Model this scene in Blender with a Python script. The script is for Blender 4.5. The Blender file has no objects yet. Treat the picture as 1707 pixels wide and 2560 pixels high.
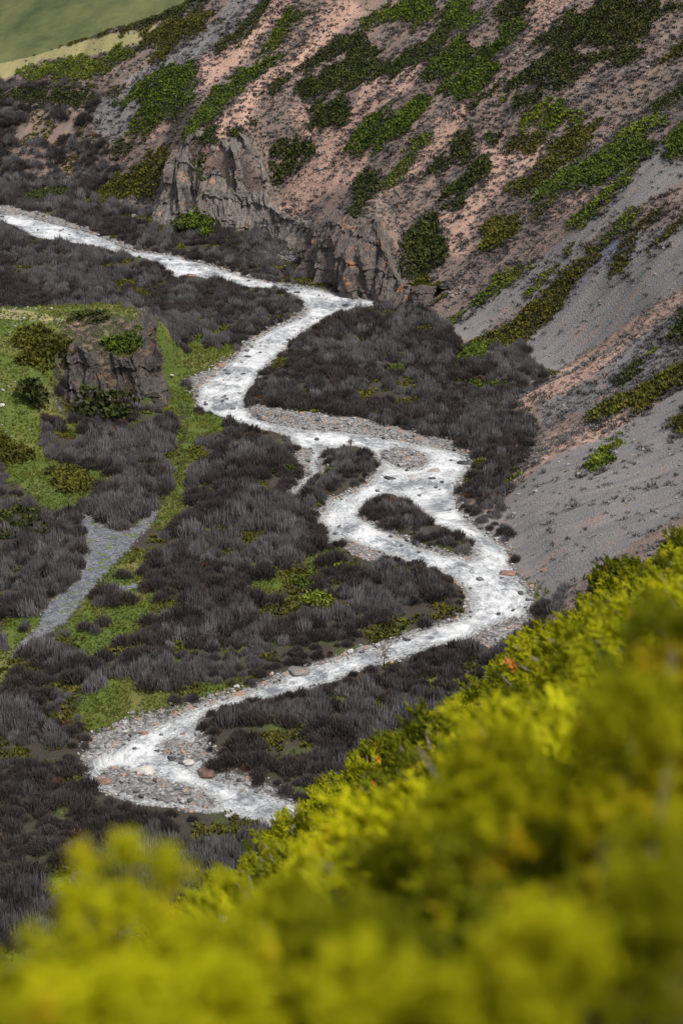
import bpy, math, random
import numpy as np
from mathutils import Vector, Quaternion
random.seed(3)
rng = np.random.default_rng(7)
sc = bpy.context.scene
R = math.radians

# ------------------------------------------------------------------ camera, sky, sun, exposure
CAMZ, PITCH, FPX = 100.0, 22.0, 2000.0
cd = bpy.data.cameras.new('camera'); cam = bpy.data.objects.new('camera', cd); sc.collection.objects.link(cam)
cam.location = (0, 0, CAMZ); cam.rotation_euler = (R(90 - PITCH), 0, 0)
cd.sensor_fit = 'VERTICAL'; cd.sensor_height = 36; cd.lens = FPX / 1024 * 36
cd.clip_start = 0.3; cd.clip_end = 6000
cd.dof.use_dof = True; cd.dof.focus_distance = 270; cd.dof.aperture_fstop = 1.6
sc.camera = cam
SUN_EL, SUN_AZ = 58.0, 132.0          # azimuth of the sun measured from +y towards +x
w = bpy.data.worlds.new('World'); sc.world = w; w.use_nodes = True
nt = w.node_tree; bg = nt.nodes['Background']
sky = nt.nodes.new('ShaderNodeTexSky'); sky.sky_type = 'NISHITA'; sky.sun_disc = False
sky.sun_elevation = R(SUN_EL); sky.sun_rotation = R(SUN_AZ); sky.air_density = 1.0; sky.dust_density = 2.5; sky.ozone_density = 0.6
hs = nt.nodes.new('ShaderNodeHueSaturation'); hs.inputs['Saturation'].default_value = .42      # thin even cloud: a paler sky
nt.links.new(sky.outputs[0], hs.inputs['Color']); nt.links.new(hs.outputs[0], bg.inputs[0]); bg.inputs[1].default_value = 0.06
sl = bpy.data.lights.new('sun', 'SUN'); sun = bpy.data.objects.new('sun', sl); sc.collection.objects.link(sun)
sl.energy = 1.5; sl.angle = R(10); sl.color = (1, .95, .88)
sun.rotation_euler = (R(90 - SUN_EL), 0, -R(SUN_AZ) + math.pi)
sc.view_settings.view_transform = 'Standard'; sc.view_settings.look = 'None'
sc.view_settings.exposure = 1.42; sc.view_settings.gamma = 1; sc.view_settings.use_curve_mapping = False
sc.cycles.max_bounces = 4; sc.cycles.diffuse_bounces = 2; sc.cycles.transparent_max_bounces = 4

# ------------------------------------------------------------------ maths helpers
SP, CP = math.sin(R(PITCH)), math.cos(R(PITCH))
TIL = dict(A=(0, 0), B=(853, 0), C=(0, 640), D=(853, 640), E=(0, 1280), F=(853, 1280), G=(0, 1920))
def T(s):
    """traced points 'A x y x y  B x y' -> photograph pixels (n,2)"""
    out = []; org = (0, 0); nums = []
    for tk in s.replace(',', ' ').split():
        if tk in TIL: org = TIL[tk]; continue
        nums.append(float(tk))
        if len(nums) == 2: out.append((org[0] + nums[0] / 1.836, org[1] + nums[1] / 1.836)); nums = []
    return np.array(out)
def unproj(P, z=0.0):
    P = np.atleast_2d(np.asarray(P, float)); dx = (P[:, 0] / 2.503 - 341) / FPX; dy = (512 - P[:, 1] / 2.5) / FPX
    D = np.stack([dx, CP + dy * SP, -SP + dy * CP], 1); t = (z - CAMZ) / D[:, 2]
    return D[:, :2] * t[:, None]
def proj(x, y, z):
    zz = z - CAMZ; dep = y * CP - zz * SP; up = y * SP + zz * CP
    dep = np.where(dep < .1, .1, dep)
    return (341 + FPX * x / dep) * 2.503, (512 - FPX * up / dep) * 2.5
def inframe(x, y, z, m=140):
    X, Y = proj(x, y, z); return (X > -m) & (X < 1707 + m) & (Y > -m) & (Y < 2560 + m) & (y > 0)
def _h(i, j, k, s):
    n = (i * 374761393 + j * 668265263 + k * 2147483647 + s * 974634777) & 0xffffffff
    n = ((n ^ (n >> 13)) * 1274126177) & 0xffffffff; n = n ^ (n >> 16)
    return (n & 0xffff) / 65535.0
def vn(x, y, z=None, s=0):
    x = np.asarray(x, float); y = np.asarray(y, float); z = np.zeros_like(x) if z is None else np.asarray(z, float) + 0 * x
    i, j, k = [np.floor(a).astype(np.int64) for a in (x, y, z)]
    f, g, h = x - i, y - j, z - k; f, g, h = [a * a * (3 - 2 * a) for a in (f, g, h)]
    r = 0
    for a in (0, 1):
        for b in (0, 1):
            for c in (0, 1):
                r = r + _h(i + a, j + b, k + c, s) * (f if a else 1 - f) * (g if b else 1 - g) * (h if c else 1 - h)
    return r * 2 - 1
def fbm(x, y, z=None, o=4, s=0):
    r = 0; a = 1.0; t = 0
    for q in range(o):
        m = 2 ** q; r = r + a * vn(np.asarray(x) * m, np.asarray(y) * m, None if z is None else np.asarray(z) * m, s + q); t += a; a *= .5
    return r / t
def ss(a, b, x):
    t = np.clip((x - a) / (b - a), 0, 1); return t * t * (3 - 2 * t)
def chaikin(P, n=2, closed=False):
    P = np.asarray(P, float)
    for _ in range(n):
        if closed: Q = np.roll(P, -1, 0); P = np.stack([.75 * P + .25 * Q, .25 * P + .75 * Q], 1).reshape(-1, 2)
        else:
            A, B = P[:-1], P[1:]; M = np.stack([.75 * A + .25 * B, .25 * A + .75 * B], 1).reshape(-1, 2)
            P = np.vstack([P[:1], M, P[-1:]])
    return P
def pdist(x, y, P, closed=True):
    """distance to a polyline, arc length of the nearest point"""
    x = np.asarray(x, float); y = np.asarray(y, float)
    best = np.full(x.shape, 1e9); arc = np.zeros(x.shape); L = 0.0; n = len(P)
    for i in range(n if closed else n - 1):
        a, b = P[i], P[(i + 1) % n]; d = b - a; l2 = max(d @ d, 1e-9)
        t = np.clip(((x - a[0]) * d[0] + (y - a[1]) * d[1]) / l2, 0, 1)
        q = np.hypot(x - a[0] - t * d[0], y - a[1] - t * d[1]); m = q < best
        best = np.where(m, q, best); arc = np.where(m, L + t * math.sqrt(l2), arc); L += math.sqrt(l2)
    return best, arc
def inside(x, y, P):
    c = np.zeros(np.shape(x), bool); n = len(P)
    for i in range(n):
        (x1, y1), (x2, y2) = P[i], P[i - 1]
        if y1 == y2: continue
        c ^= ((y1 > y) != (y2 > y)) & (x < (x2 - x1) * (y - y1) / (y2 - y1) + x1)
    return c
def sdf(x, y, P):
    """signed distance, positive inside; evaluated near the polygon only"""
    x = np.asarray(x, float); y = np.asarray(y, float)
    r = np.full(x.shape, -99.0); lo, hi = P.min(0), P.max(0)
    m = (x > lo[0] - 40) & (x < hi[0] + 40) & (y > lo[1] - 40) & (y < hi[1] + 40)
    if m.any():
        d, _ = pdist(x[m], y[m], P); r[m] = np.where(inside(x[m], y[m], P), d, -d)
    return r
def W(s, z=0.0, n=1): return chaikin(unproj(T(s), z), n, True)

# ------------------------------------------------------------------ traced plan of the valley
FOOT = chaikin([(60, -60), (60, 110), (38, 165), (27, 192), (23, 212), (21.5, 226), (20, 240), (20, 252), (22, 262), (27, 272), (26.5, 283), (23.5, 291), (29, 298), (35, 304), (31, 312), (23, 322),
                (18, 331), (9, 346), (2, 352), (-4, 361), (-9, 378), (-16, 397), (-37, 406), (-53, 430), (-80, 440), (-150, 470), (-700, 640)], 2)
VALLEY = np.vstack([FOOT, [(-3000, 1200), (-3000, -500), (60, -500)]])
RIVER = W("A -500 900 -250 950 0 990 100 985 200 1020 300 1040 400 1070 500 1105 580 1150 660 1160 "
          "C 790 0 870 20 950 40 1050 70 1130 100 1210 115 1300 130 1400 145 1450 155 1568 180 D 80 200 165 207 160 222 100 237 0 262 "
          "C 1500 290 1430 320 1390 350 1360 400 1300 430 1250 480 1210 520 1180 560 1150 600 1130 650 1120 690 1150 720 1180 755 1250 770 1350 790 1450 800 "
          "D 0 807 100 820 200 840 300 855 400 870 480 885 540 900 575 930 590 960 560 1010 530 1050 510 1100 530 1140 560 1174 "
          "F 600 60 680 110 740 160 775 200 775 240 795 290 835 340 872 390 875 430 850 475 790 485 720 510 640 550 590 580 500 600 400 620 300 660 230 690 150 705 90 725 30 740 "
          "E 1568 768 1460 795 1350 830 1250 855 1160 865 1060 885 990 910 930 935 900 975 890 1020 900 1100 930 1160 "
          "G 905 20 1000 50 1090 75 1170 100 1250 130 1340 165 1450 230 1650 330 1500 430 1350 330 1200 250 "
          "1100 222 1000 200 900 197 800 180 700 172 600 152 520 112 430 82 400 30 E 405 1174 440 1120 520 1090 560 1060 600 1030 690 990 760 960 840 930 900 900 960 890 1000 870 1080 850 1180 825 1200 800 1290 780 1300 755 1430 712 1500 690 1568 670 "
          "F 80 640 160 615 240 600 330 560 420 530 500 510 570 480 592 440 590 390 545 330 500 290 400 255 300 225 180 185 80 150 0 115 "
          "E 1540 170 1520 110 1480 60 1460 0 C 1490 1174 1500 1140 1568 1105 D 60 1080 110 1060 140 1030 160 990 190 950 165 930 140 895 60 872 0 880 "
          "C 1470 895 1430 885 1350 880 1340 850 1300 812 1190 800 1100 770 1010 745 960 720 910 700 900 650 905 610 940 575 1000 530 1060 485 1110 440 1140 400 1200 360 1270 330 1340 300 1400 270 1410 240 1380 195 1330 170 1250 147 1150 147 1060 132 960 107 870 92 800 100 770 70 700 25 620 5 "
          "A 600 1174 540 1160 440 1132 350 1117 270 1112 200 1100 130 1075 60 1040 0 1012 -250 985 -500 935")
ISLANDS = [W(s) for s in (
    "D 130 1125 200 1085 260 1100 330 1150 400 1174 F 400 50 480 70 560 110 620 160 628 200 595 225 520 205 440 185 350 160 280 120 200 80 110 40 80 5",
    "D 170 895 250 882 330 885 400 930 380 960 340 985 280 970 200 940",
    "G 430 55 480 15 560 0 620 20 700 40 780 60 850 80 930 110 1000 150 1005 178 900 183 800 160 700 150 620 142 540 108 500 75",
    "E 740 1075 800 1040 860 1050 905 1080 900 1150 860 1165 800 1140 750 1110")]
RIVULET = W("C 1440 880 1475 900 1440 960 1478 990 1430 1022 1380 1062 1352 1112 1318 1118 1340 1072 1400 1020 1436 1000 1405 970 1422 930", n=1)
GRAVEL = [W(s) for s in (
    "C 850 590 900 548 960 520 1010 500 1060 468 1100 430 1140 395 1180 380 1130 450 1060 500 1000 540 950 585 925 620 930 670 870 640",
    "C 1125 690 1180 688 1250 703 1350 723 1450 743 1568 757 D 100 773 200 793 300 813 400 838 480 858 545 878 590 915 560 930 400 890 200 860 0 827 C 1450 820 1250 790 1140 740",
    "D 130 885 200 870 330 872 420 925 400 965 340 1000 260 990 180 950",
    "F 580 625 620 560 720 500 800 470 870 475 880 500 850 545 740 600 700 625 640 635",
    "E 1290 745 1200 795 1080 818 1000 842 900 868 800 908 700 935 600 960 540 985 450 1030 405 1060 380 1120 390 1174 G 400 60 430 110 600 170 900 215 1000 215 1100 225 1010 150 850 70 600 0 E 500 1174 480 1140 540 1100 620 1040 760 970 900 915 1080 865 1230 820",
    "E 700 1080 800 1030 880 1000 950 1040 970 1100 1000 1174 850 1174 760 1150",
    "G 980 30 1100 40 1200 70 1340 140 1330 180 1200 130 1000 70",
    "A -300 930 -100 945 0 955 60 960 150 978 250 1000 350 1035 450 1078 560 1108 640 1140 600 1165 450 1100 200 1030 0 1000",
    "C 1360 180 1420 195 1440 250 1400 290 1250 350 1200 375 1260 330 1390 265",
    "C 1330 865 1470 875 1500 950 1470 1000 1400 1080 1330 1130 1300 1110 1390 1000 1370 940",
    "D 60 190 190 200 195 225 90 245", "F 0 130 100 155 210 230 190 250 90 240 0 190", "D 480 1040 540 1010 560 1060 530 1100 560 1174 500 1174",
    "F 540 0 600 55 700 110 780 190 760 200 680 130 580 70 500 20")]
TRACK = [W(s) for s in (
    "E 740 0 720 50 680 90 620 150 580 210 520 270 450 340 400 410 340 480 300 540 200 590 150 610 110 660 40 710 60 650 130 580 190 530 180 490 240 420 330 360 380 300 390 180 400 120 350 20 370 0 440 60 530 110 620 100 680 30 700 0",
    "E 600 350 640 340 650 370 560 390 500 350")]
GRASS = [W(s) for s in (      # green turf on the floor, free of willow
    "C 730 340 800 345 810 390 870 420 960 375 1080 405 1090 450 1000 500 950 530 870 550 850 600 900 660 920 715 1010 742 1060 780 1030 825 900 835 890 900 940 930 880 965 870 1060 885 1100 830 1174 E 830 0 800 90 740 110 720 60 C 730 1174 770 1130 775 1060 800 920 780 880 800 800 790 740 740 710 745 560 730 480 760 420",
    "C 0 640 160 700 200 780 380 790 380 840 180 850 180 920 300 975 440 1000 560 1040 640 1050 700 940 790 920 780 1060 700 1050 620 1060 430 1110 330 1130 380 1174 100 1174 200 1140 100 1060 0 1040",
    "E 0 600 20 520 180 480 200 530 110 600 60 680 0 760 0 640", "E 0 680 50 700 60 780 30 850 0 910 -200 1000 -200 700",
    "E 500 270 620 200 720 200 700 270 640 330 650 380 820 380 830 480 700 520 600 570 520 640 400 710 370 640 280 570 330 500 400 420 480 330",
    "E 1080 370 1200 320 1300 300 1430 300 1350 330 1250 390 1130 385", "E 1280 220 1420 210 1568 200 1568 250 1430 280 1420 300 1400 250",
    "E 360 880 480 760 570 780 700 840 870 850 1000 790 1120 785 1080 820 900 865 760 925 640 950 560 985 450 1030 340 1010",
    "E 1060 645 1150 625 1240 620 1220 645 1080 665", "F 350 800 380 765 480 760 470 800 400 825", "F -100 880 -40 865 80 875 20 905",
    "G 280 190 330 170 330 260 300 270", "G 180 480 260 480 400 560 390 610 300 600 220 560", "C 320 230 400 225 405 265 330 262",
    "F 815 320 860 340 915 400 900 440 880 400", "G 0 880 60 850 130 880 60 960 0 950", "C 980 350 1030 360 1010 410 930 400")]
WILLOW_ADD = [W(s) for s in (   # willow clumps that stand inside the turf
    "C 150 640 260 650 340 700 330 765 250 750 160 720", "C 370 740 500 720 700 720 790 760 785 830 790 900 660 880 500 860 380 820",
    "C 180 850 260 810 380 830 600 870 640 950 560 1000 420 1000 300 960 200 930", "C 690 970 740 950 785 970 770 1030 700 1030",
    "C 410 1060 560 1050 700 1060 775 1080 770 1140 700 1190 440 1190", "C 780 370 830 400 870 430 850 470 790 500 750 480",
    "E 380 440 430 400 520 400 580 430 560 460 440 465", "E 370 570 400 510 470 505 490 560 470 590", "E 560 300 610 290 605 320 550 320",
    "E 445 60 500 40 570 30 560 70 460 80", "E 480 90 550 85 550 120 490 120", "E 600 60 640 55 640 85 600 85", "E 620 170 680 120 760 130 740 180 640 195",
    "E 700 200 780 190 770 260 710 280", "E 70 570 100 540 135 550 120 585", "E 640 350 720 320 820 360 780 420 660 400", "C 920 400 990 370 1060 440 960 450",
    "E 670 440 760 420 790 470 700 500", "E 600 215 670 230 660 255 600 240", "C 880 720 960 715 990 760 930 770", "E 100 630 210 570 330 600 320 680 120 700")]
FIRST_FREE = GRAVEL + TRACK
def sd_many(x, y, L):
    r = np.full(np.shape(x), -99.0)
    for P in L: r = np.maximum(r, sdf(x, y, P))
    return r

# ------------------------------------------------------------------ terrain height
def smax(a, b, k): h = np.clip(.5 + .5 * (a - b) / k, 0, 1); return b + (a - b) * h + k * h * (1 - h)
def smin(a, b, k): return -smax(-a, -b, k)
def plane(x, y): return 100 + .86 * x - .554 * y
def knoll(x, y):
    xw = x + 1.6 * fbm(x / 4, y / 4, s=11) + 1.0 * fbm(x / 1.4, y / 1.4, s=13); yw = y + 2.2 * fbm(x / 5, y / 5, s=12)
    smooth = 12.2 * ss(256, 303, y)
    cl = .8 * ss(262, 286, y) + 7.2 * ss(287.6, 289.4, y) + 4.2 * ss(289, 302, y)
    t = ss(-47, -40, x)
    h = smooth * (1 - t) + cl * t
    h = h * (1 - ss(302, 320, yw)) * ss(-130, -75, x)
    e = np.maximum(yw - 288, 0) * .12
    return h * (1 - ss(-33.5, -29.4, xw - e) * (.35 + .65 * ss(-31, -28, xw - e)) * ss(284, 287, y))
FOOT2 = chaikin([(30, -200), (25, 150), (31, 325), (-60, 425), (-160, 470), (-700, 560)], 4)
def height(x, y, detail=True):
    x = np.asarray(x, float); y = np.asarray(y, float)
    d, arc = pdist(x, y, FOOT, False); d = np.where(inside(x, y, VALLEY), -d, d)
    d2, arc = pdist(x, y, FOOT2, False)
    tb = ss(3, 26, d); d = np.where(d > 0, d * (1 - tb) + np.maximum(d2, 1) * tb, d)
    S = .52 + .18 * ss(-78, -42, x)
    dd = np.maximum(d, 0)
    wob = 1 + .10 * np.sin(arc / 9.0 + 1.2 * fbm(x / 30, y / 30, s=5)) * ss(6, 34, dd)
    wall = S * (dd - 1.6 * (1 - np.exp(-dd / 1.6))) * wob + 1.1 * fbm(arc / 5, dd / 26, s=9) * ss(3, 16, dd)
    # outcrops standing at the foot of the wall
    yy_ = y + 3 * fbm(x / 6, y / 6, s=14)
    c1 = ss(-47, -30, x) * (1 - ss(-21, -8, x)) * ss(372, 386, yy_)
    c2 = ss(-8, 1, x) * (1 - ss(6, 18, x)) * ss(330, 338, yy_) * (1 - ss(366, 384, yy_))
    block = (14.0 * c1 + 10.0 * c2) * ss(1.8, 6.2, dd) + .36 * dd * np.maximum(c1, c2)
    wall = np.where(d > 0, smax(wall, block, .6) - .15, 0)
    # spur: the far side of the ridge
    zr = np.interp(x, [-700, -150, -81, -45, -35, 0, 60, 400], [-3, 5, 23.0, 34, 38.5, 64, 97, 260])
    yr = np.interp(x, [-700, -150, -81, -45, -35, 60], [620, 500, 474, 467, 467, 470])
    wall = smin(wall, np.maximum(zr - .55 * (y - yr), 0), 2.0)
    floor = np.maximum(0.45 + .5 * fbm(x / 11, y / 11, s=21) + .15 * fbm(x / 2.5, y / 2.5, s=22), .12)
    floor = floor + .02 * np.maximum(-x - 110, 0) + .25 * np.maximum(x - 900, 0) + np.maximum(y - 900, 0) * .12
    h = floor + np.maximum(wall, 0)
    h = smax(h, knoll(x, y) + .5 * floor, .4)
    # near hillside that the photographer stands on
    r = y
    c = np.interp(r, [-60, 0, 3, 6, 10, 18, 55, 62, 75, 110, 160, 260, 400], [1.5, 1.35, 1.35, 1.7, 1.95, 2.2, 2.7, 3.3, 5.8, 17, 36, 60, 90])
    fore = plane(x, y) - c + .35 * fbm(x / 5, y / 5, s=31)
    fore = np.minimum(fore, 260) - .25 * np.maximum(x - 60, 0)
    h = smax(h, fore, .8) - .0
    if detail: h = h + .07 * fbm(x / 1.2, y / 1.2, s=41)
    # river bed
    m = (y > 120) & (y < 520) & (x < 60) & (x > -200)
    sd = np.full(x.shape, -99.0); xm, ym = x[m], y[m]
    s_ = sdf(xm, ym, RIVER)
    for I in ISLANDS: s_ = np.minimum(s_, -sdf(xm, ym, I))
    s_ = np.maximum(s_, sdf(xm, ym, RIVULET))
    s_ = s_ + .45 * fbm(xm / 1.6, ym / 1.6, s=51)
    sd[m] = s_
    bank = .10 + .25 * np.clip(-sd, 0, 2.2)
    bed = -.05 - .35 * np.clip(sd, 0, 1.5)
    h = np.where(sd > 0, bed, np.minimum(h, bank + .6 * np.maximum(-sd - 1.2, 0) + .5 * np.maximum(-sd - 1.2, 0) ** 2))
    return h, d, arc, sd

def hgt(x, y): return height(np.asarray(x, float), np.asarray(y, float))[0]

# ------------------------------------------------------------------ blender helpers
def link(o, parent=None):
    sc.collection.objects.link(o)
    if parent: o.parent = parent
    return o
def tag(o, label=None, cat=None, group=None, kind=None):
    if label: o['label'] = label
    if cat: o['category'] = cat
    if group: o['group'] = group
    if kind: o['kind'] = kind
    return o
def mesh(name, V, F, mat=None, smooth=False, attrs=None):
    """V (n,3); F list of (m,k) int arrays"""
    me = bpy.data.meshes.new(name); V = np.asarray(V, np.float32)
    F = [np.asarray(f, np.int32) for f in (F if isinstance(F, list) else [F]) if len(f)]
    nl = sum(f.size for f in F); nf = sum(len(f) for f in F)
    me.vertices.add(len(V)); me.vertices.foreach_set('co', V.ravel())
    me.loops.add(nl); me.loops.foreach_set('vertex_index', np.concatenate([f.ravel() for f in F]))
    me.polygons.add(nf)
    tot = np.concatenate([np.full(len(f), f.shape[1], np.int32) for f in F]); st = np.concatenate([[0], np.cumsum(tot)[:-1]]).astype(np.int32)
    me.polygons.foreach_set('loop_start', st); me.polygons.foreach_set('loop_total', tot)
    me.polygons.foreach_set('use_smooth', np.full(nf, smooth))
    me.update(calc_edges=True)
    for k, v in (attrs or {}).items():
        v = np.asarray(v, np.float32)
        if v.ndim == 1: a = me.attributes.new(k, 'FLOAT', 'POINT'); a.data.foreach_set('value', v)
        elif v.shape[1] == 4: a = me.attributes.new(k, 'FLOAT_COLOR', 'POINT'); a.data.foreach_set('color', v.ravel())
        else: a = me.attributes.new(k, 'FLOAT_VECTOR', 'POINT'); a.data.foreach_set('vector', v.ravel())
    if mat: me.materials.append(mat)
    return me
def scatter(name, templates, pos, yaw, scl, mat, tint=None, lean=None, smooth=False):
    """join many small pieces into one mesh; templates: list of (V,F)"""
    n = len(pos); which = rng.integers(0, len(templates), n); Vs, Fs, Ts = [], [], []; off = 0
    scl = np.asarray(scl, float)
    if scl.ndim == 1: scl = np.repeat(scl[:, None], 3, 1)
    for k, (tv, tf) in enumerate(templates):
        i = np.where(which == k)[0]
        if not len(i): continue
        v = tv[None] * scl[i][:, None, :]
        c, s = np.cos(yaw[i])[:, None], np.sin(yaw[i])[:, None]
        X = v[..., 0] * c - v[..., 1] * s; Y = v[..., 0] * s + v[..., 1] * c; Z = v[..., 2]
        if lean is not None: X = X + Z * lean[i][:, 0:1]; Y = Y + Z * lean[i][:, 1:2]
        v = np.stack([X, Y, Z], -1) + pos[i][:, None, :]
        Vs.append(v.reshape(-1, 3)); m = len(tv)
        Fs.append((tf[None] + (np.arange(len(i)) * m)[:, None, None] + off).reshape(-1, tf.shape[1])); off += len(i) * m
        if tint is not None: Ts.append(np.repeat(tint[i], m, 0))
    return mesh(name, np.vstack(Vs), [np.vstack(Fs)], mat, smooth, {'tint': np.concatenate(Ts)} if tint is not None else None)

class N:
    def __init__(s, name):
        s.m = bpy.data.materials.new(name); s.m.use_nodes = True; s.t = s.m.node_tree; s.b = s.t.nodes['Principled BSDF']
        s.b.inputs['Specular IOR Level'].default_value = .25
    def n(s, typ, ins=None, **kw):
        n = s.t.nodes.new('ShaderNode' + typ)
        for k, v in kw.items(): setattr(n, k, v)
        for k, v in (ins or {}).items(): s.set(n.inputs[k], v)
        return n
    def set(s, inp, v):
        if isinstance(v, bpy.types.NodeSocket): s.t.links.new(v, inp)
        else: inp.default_value = (*v, 1) if isinstance(v, tuple) and len(v) == 3 and inp.type == 'RGBA' else v
    def attr(s, name): return s.n('Attribute', attribute_name=name)
    def noise(s, vec, scale, detail=4, rough=.6, dist=0):
        return s.n('TexNoise', {'Vector': vec, 'Scale': scale, 'Detail': detail, 'Roughness': rough, 'Distortion': dist}).outputs['Fac']
    def math(s, op, a, b=0.0, c=0.0, clamp=False):
        n = s.n('Math', {0: a, 1: b, 2: c}, operation=op, use_clamp=clamp); return n.outputs[0]
    def mix(s, f, a, b, mode='MIX'):
        n = s.n('Mix', data_type='RGBA', blend_type=mode); s.set(n.inputs[0], f); s.set(n.inputs[6], a); s.set(n.inputs[7], b); return n.outputs[2]
    def ramp(s, f, a, b, lo=0.0, hi=1.0):
        n = s.n('MapRange', {0: f, 1: a, 2: b, 3: lo, 4: hi}); return n.outputs[0]
    def sep(s, c): n = s.n('SeparateColor', {0: c}); return n.outputs
    def bump(s, h, strength, dist):
        s.set(s.b.inputs['Normal'], s.n('Bump', {'Height': h, 'Strength': strength, 'Distance': dist}).outputs[0])
    def pos(s): return s.n('NewGeometry').outputs['Position']
    def base(s, c, rough=.9): s.set(s.b.inputs['Base Color'], c); s.set(s.b.inputs['Roughness'], rough)

# terrain material -------------------------------------------------
g = N('ground'); P = g.pos(); fl = g.attr('flow').outputs['Vector']
a = g.attr('mA'); A = g.sep(a.outputs['Color']); aA = a.outputs['Alpha']; b_ = g.attr('mB'); B = g.sep(b_.outputs['Color']); aB = b_.outputs['Alpha']
n1 = g.noise(P, .9, 5, .65); n2 = g.noise(P, 5.0, 4, .7); n3 = g.noise(P, .12, 3, .5)
fs = g.n('Mapping', {'Vector': fl, 'Scale': (1, .14, 1)}).outputs[0]
st = g.noise(fs, .55, 6, .65); st2 = g.noise(fs, 2.2, 4, .6)
vor = g.n('TexVoronoi', {'Vector': P, 'Scale': 3.2, 'Randomness': 1.0}); vc = g.sep(vor.outputs['Color'])[0]
vorb = g.n('TexVoronoi', {'Vector': P, 'Scale': 1.5, 'Randomness': 1.0}); vcb = g.sep(vorb.outputs['Color'])[1]
jit = g.math('ADD', g.math('MULTIPLY', g.math('SUBTRACT', n1, .5), 1.5), g.math('MULTIPLY', g.math('SUBTRACT', n2, .5), .5))
def lay(w, soft=.12):
    return g.ramp(g.math('ADD', w, jit), .5 - soft, .5 + soft)
sol = g.mix(g.ramp(st, .35, .65), (.15, .12, .105), (.28, .19, .15))                   # hillside soil: grey brown to salmon
sol = g.mix(g.ramp(st2, .5, .72), sol, (.17, .155, .145))
litter = g.mix(n1, (.036, .032, .027), (.070, .058, .042))                                  # valley floor leaf litter
litter = g.mix(g.ramp(n3, .56, .66), litter, (.065, .085, .022))
col = g.mix(lay(aA), litter, sol)
scr = g.mix(g.ramp(st, .3, .7), (.145, .142, .146), (.245, .232, .228)); scr = g.mix(g.ramp(st2, .45, .75), scr, (.25, .215, .19))
scr = g.mix(g.math('MULTIPLY', g.ramp(st, .55, .62), g.ramp(n3, .5, .6)), scr, (.30, .19, .145))
scr = g.mix(g.math('MULTIPLY', aB, 1.0), scr, (.16, .165, .215))
col = g.mix(lay(A[0]), col, scr)
pk = g.mix(g.ramp(st, .3, .7), (.37, .225, .17), (.52, .345, .27)); pk = g.mix(g.ramp(st2, .55, .8), pk, (.27, .205, .175))
col = g.mix(lay(A[1], .25), col, pk)
gr = g.mix(n1, (.050, .085, .014), (.115, .155, .022)); gr = g.mix(g.ramp(n2, .45, .7), gr, (.12, .135, .035)); gr = g.mix(g.ramp(n3, .5, .68), gr, (.17, .15, .05))
py = g.n('SeparateXYZ', {0: P}).outputs[1]; fm_ = g.noise(g.n('Mapping', {'Vector': P, 'Scale': (.05, .007, 1)}).outputs[0], 1.0, 8, .7)
gr = g.mix(g.ramp(py, 480, 520), gr, g.mix(g.ramp(fm_, .35, .65), (.040, .058, .016), (.135, .145, .048)))
col = g.mix(lay(A[2]), col, gr)
pale = g.mix(st, (.20, .18, .075), (.40, .36, .17))
col = g.mix(lay(B[1]), col, pale)
grv = g.mix(vc, (.09, .088, .088), (.31, .30, .295)); grv = g.mix(g.ramp(vcb, .88, .9), grv, (.30, .21, .16)); grv = g.mix(g.ramp(n1, .62, .72), grv, (.12, .11, .085))
col = g.mix(lay(B[0]), col, grv)
trk = g.mix(vc, (.075, .08, .095), (.21, .215, .245)); trk = g.mix(g.ramp(n1, .55, .62), trk, (.11, .15, .03))
col = g.mix(lay(B[2]), col, trk)
col = g.mix(g.math('MULTIPLY', g.ramp(n2, .3, .7), .5), col, g.mix(1.0, col, (.55, .55, .55), 'MULTIPLY'))
g.base(col, .95)
hh = g.math('ADD', g.math('MULTIPLY', n2, .5), g.math('MULTIPLY', vor.outputs['Distance'], -.5))
hh = g.math('ADD', hh, g.math('MULTIPLY', st, 1.2)); g.bump(hh, .9, .22)
M_ground = g.m

g = N('river_water'); fl = g.attr('flow').outputs['Vector']; P = g.pos()
fm = g.n('Mapping', {'Vector': fl, 'Scale': (.62, 1.0, 1)}).outputs[0]
a1 = g.noise(fm, 1.1, 6, .68, .6); a2 = g.noise(fm, 3.6, 5, .7, .8); a3 = g.noise(P, .18, 3, .5)
f = g.math('ADD', g.math('MULTIPLY', a1, .55), g.math('MULTIPLY', a2, .45)); f = g.math('ADD', f, g.math('MULTIPLY', g.math('SUBTRACT', a3, .5), .6))
c = g.mix(g.ramp(f, .39, .585), (.155, .17, .185), (.70, .71, .72))
c = g.mix(g.ramp(g.attr('shore').outputs['Fac'], .9, .1), c, g.mix(g.ramp(a2, .4, .6), (.12, .125, .12), (.50, .51, .51)))
g.base(c, .35); g.b.inputs['Specular IOR Level'].default_value = .5
g.bump(f, 1.0, .35); M_water = g.m

def foliage(name, c1, c2, c3=None, trans=.25, useobj=True, w=.5):
    g = N(name); g.b.inputs['Specular IOR Level'].default_value = .15
    if useobj: r = g.n('ObjectInfo').outputs['Random']
    else: r = g.attr('tint').outputs['Fac']
    n = g.noise(g.pos(), w, 3, .6)
    f = g.math('ADD', g.math('MULTIPLY', r, .6), g.math('MULTIPLY', g.ramp(n, .3, .7), .4))
    c = g.mix(f, c1, c2)
    if c3: c = g.mix(g.ramp(g.noise(g.pos(), 1.7, 3, .7), .60, .68), c, c3)
    g.base(c, .7)
    if trans:
        tr = g.n('BsdfTranslucent', {'Color': c}); mx = g.n('MixShader', {0: trans, 1: g.b.outputs[0], 2: tr.outputs[0]})
        g.t.links.new(mx.outputs[0], g.t.nodes['Material Output'].inputs[0])
    return g.m
M_willow = foliage('willow_stems', (.038, .034, .035), (.205, .192, .200), trans=0, w=.12)
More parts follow.
